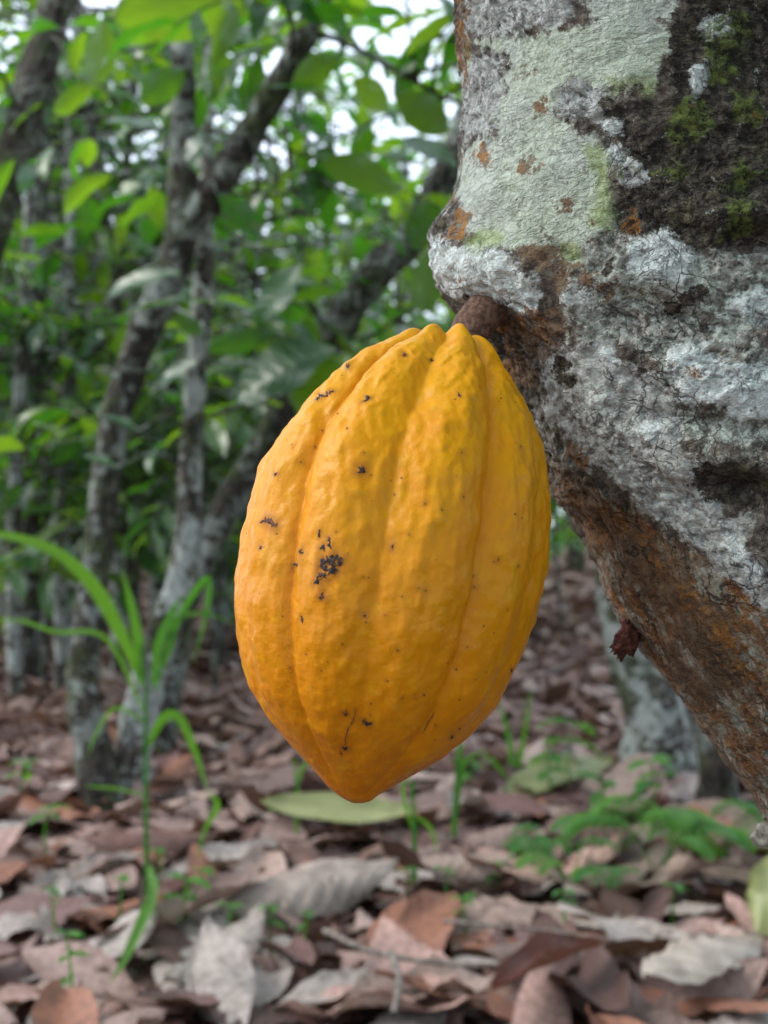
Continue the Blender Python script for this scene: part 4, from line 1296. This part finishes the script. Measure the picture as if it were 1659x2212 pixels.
grass('tall broad bladed grass with arching leaves on a straight stem', 2.2, [(318, 1950), (315, 1700), (314, 1500), (305, 1390)], 11,
      [([(300, 1460), (262, 1370), (205, 1270), (120, 1193), (0, 1155), (-90, 1165)], 36), ([(303, 1480), (300, 1390), (285, 1310), (262, 1225)], 26), ([(330, 1480), (345, 1390), (370, 1330), (392, 1285)], 26),
       ([(335, 1490), (385, 1340), (440, 1255), (452, 1265), (445, 1330), (415, 1440)], 17, (0.3, -1, 0.1)), ([(340, 1470), (372, 1390), (375, 1340), (440, 1325), (510, 1350)], 12),
       ([(320, 1610), (350, 1555), (385, 1550), (420, 1620), (452, 1720)], 26, (0.3, -1, 0.2)), ([(452, 1715), (470, 1740), (440, 1800), (428, 1860, -.1)], 15),
       ([(322, 1870), (332, 1925, -.2), (300, 2010, -.42), (270, 2075, -.57), (238, 2125, -.68)], 32), ([(312, 1540), (230, 1380), (120, 1365), (40, 1340), (-40, 1345)], 13),
       ([(318, 1720), (260, 1705), (210, 1700), (180, 1698)], 8), ([(315, 1560), (250, 1530), (205, 1590), (190, 1640)], 9)])
grass('single upright grass shoot standing below the pod', 2.55, [(978, 1850), (985, 1720), (992, 1600)], 13, [([(985, 1760), (990, 1680), (1000, 1600)], 18), ([(985, 1700), (1010, 1640), (1060, 1620)], 12)])
grass('thin bent grass stalks below the pod tip', 2.3, [(895, 1920), (895, 1790), (890, 1690)], 13, [([(893, 1760), (930, 1790), (945, 1850)], 10), ([(893, 1800), (870, 1700), (900, 1660)], 10)])
grass('short grass tuft among the litter near the pale trunk', 3.1, [(1110, 1740), (1112, 1680), (1120, 1620)], 6,
      [([(1110, 1700), (1100, 1600), (1075, 1500)], 14), ([(1112, 1700), (1130, 1600), (1150, 1470)], 12), ([(1112, 1690), (1160, 1640), (1200, 1610)], 12), ([(1110, 1700), (1060, 1640), (1030, 1640)], 12)])
grass('thin grass shoot at the foot of the crooked mossy tree', 2.75, [(640, 1810), (642, 1700), (636, 1640)], 8, [([(640, 1720), (600, 1740), (570, 1760)], 12), ([(640, 1700), (660, 1650), (700, 1640)], 10)])
rs = np.random.default_rng(21)
def seedling(label, u0, v0, hpx, n, lpx, mat=M_HERB, group=None, spread=0.35, lift=0.0):
    D = (CAMZ - 0.06) / ((v0 - HORIZON) * K)
    hpx = max(hpx * 1.15, 40)
    b = P(u0, v0, D)
    b[2] = 0.0
    root = empty('seedling', b)
    tag(root, label, 'seedling', group)
    tp = P(u0 + rs.normal() * 8, v0 - hpx, D)
    tp[1] += rs.normal() * 0.03
    st = catmull([b, (b + tp) / 2 + rs.normal(size=3) * 0.006, tp], 10)
    child('stem', *tube(st, np.linspace(0.003, 0.0015, 10), 6), M_GRASS, root)
    for q in range(n):
        az = 2.4 * q + rs.random()
        o = st[int(9 - (q // 3) * 2) if q < 9 else 3]
        d = np.array([math.cos(az), math.sin(az), rs.uniform(-0.25, 0.35)])
        L = lpx * K * D * rs.uniform(0.7, 1.15)
        me = mesh('leaf', *leaf(L, L * rs.uniform(0.36, 0.5), 10, 3, curl=0.3, droop=rs.uniform(0.3, 0.9), fold=0.12, pleat=0.01, peak=0.5, seed=q), mat)
        ob = obj('leaf', me, root)
        ob.matrix_basis = Matrix(xf(o - b, frame(d, (0, -0.2, 1)), 1.0))
sg = 'small seedlings sprouting from the litter'
seedling('bright green seedling with long pointed leaves before the pale trunk', 1240, 1690, 105, 6, 85, M_GRASS)
seedling('low leafy seedling beside the stem of the grass', 400, 1985, 70, 8, 60)
seedling('seedling with raised leaves in front of the pale trunk', 1400, 1790, 130, 5, 75)
seedling('spindly seedling with paired leaves beside the rolled leaf', 150, 2130, 110, 8, 45)
for (uu, vv, h, n_, l) in [(430, 1935, 30, 5, 40), (590, 2010, 22, 6, 38), (660, 2010, 20, 5, 36), (500, 2000, 20, 4, 36), (1220, 1960, 26, 6, 40), (1000, 1985, 24, 5, 40), (960, 1925, 26, 4, 34),
                           (1060, 1900, 24, 5, 36), (880, 1905, 20, 4, 34), (40, 1720, 60, 5, 50), (100, 1790, 40, 6, 50), (1150, 1850, 40, 6, 46), (1460, 1960, 24, 4, 34), (120, 1960, 30, 4, 36), (330, 1870, 24, 4, 36),
                           (60, 1390, 24, 6, 40), (1190, 1700, 50, 6, 60), (1300, 1730, 40, 5, 60), (1020, 1700, 40, 5, 50), (1420, 1720, 40, 5, 50), (240, 1945, 26, 4, 36), (700, 1960, 20, 4, 30)]:
    seedling('small seedling with %s green leaves sprouting between dead leaves' % {4: 'four', 5: 'five', 6: 'six'}[n_], uu, vv, h, n_, l, group=sg)
# ferny clump at the foot of the pale trunk
def fern(label, u0, v0, n, Lpx):
    D = (CAMZ - 0.07) / ((v0 - HORIZON) * K)
    b = P(u0, v0, D)
    root = empty('fern', b)
    tag(root, label, 'fern', 'ferns by the pale trunk')
    for q in range(n):
        az = rs.random() * 6.283
        L = Lpx * K * D * rs.uniform(0.6, 1.1)
        d = np.array([math.cos(az), math.sin(az) * 0.8, 0])
        path = catmull([b + d * 0.01, b + d * L * 0.35 + [0, 0, L * 0.42], b + d * L * 0.75 + [0, 0, L * 0.5], b + d * L + [0, 0, L * 0.36]], 14)
        parts = [tube(path, np.linspace(0.0018, 0.0006, 14), 5)]
        tgs = np.gradient(path, axis=0)
        for k_ in range(3, 14):
            for sgn in (-1, 1):
                tg = tgs[k_] / np.linalg.norm(tgs[k_])
                sd_ = np.cross(tg, [0, 0, 1.0]) * sgn
                l2 = L * 0.26 * math.sin(math.pi * (k_ - 1.5) / 13.5) + 0.006
                VV, FF = leaf(l2 * 1.15, l2 * 0.25, 4, 1, droop=0.5, seed=k_)
                Mx = frame(sd_ + tg * 0.5, (0, 0, 1))
                parts.append((VV @ Mx.T + path[k_], FF))
        child('frond', *join(parts), M_HERB, root)
for uu, vv, n_, L_ in [(1340, 1840, 6, 190), (1420, 1870, 6, 190), (1490, 1840, 6, 200), (1230, 1900, 4, 150), (1330, 1920, 4, 120), (1555, 1850, 5, 150), (1180, 1850, 4, 120)]:
    fern('low green fern with %s fronds in the clump below the pale trunk' % {4: 'four', 5: 'five', 6: 'six'}[n_], uu, vv, n_, L_)
# fallen sticks
M_STICK = simple_mat('grey_stick', (0.07, 0.055, 0.045), (0.2, 0.17, 0.15), 90, 0.85)
for pts, w, lab in [([(700, 2010), (820, 2060), (1010, 2085), (1140, 2080)], 14, 'grey brown bent stick lying across the litter'),
                    ([(845, 2060), (862, 2120), (850, 2190)], 20, 'short mossy stick end pointing out of the litter'),
                    ([(960, 1990), (1180, 2010), (1330, 2030)], 10, 'thin dark twig lying under the dead leaves')]:
    pp = []
    for a in pts:
        pp.append(P(a[0], a[1], (CAMZ - 0.085) / ((a[1] - HORIZON) * K)))
    Dm = np.mean([p[1] for p in pp])
    Vv, Ff = tube(catmull(pp, 24), np.linspace(w, w * 0.6, 24) * 0.5 * K * Dm, 9, 0.15, w)
    c0 = pp[0]
    o = obj('stick', mesh('stick', Vv - c0, Ff, M_STICK), None, c0)
    tag(o, lab, 'stick')
print('leaf parts', LEAF_COUNT[0], 'tris', sum(len(me.polygons) * 2 for me in bpy.data.meshes))
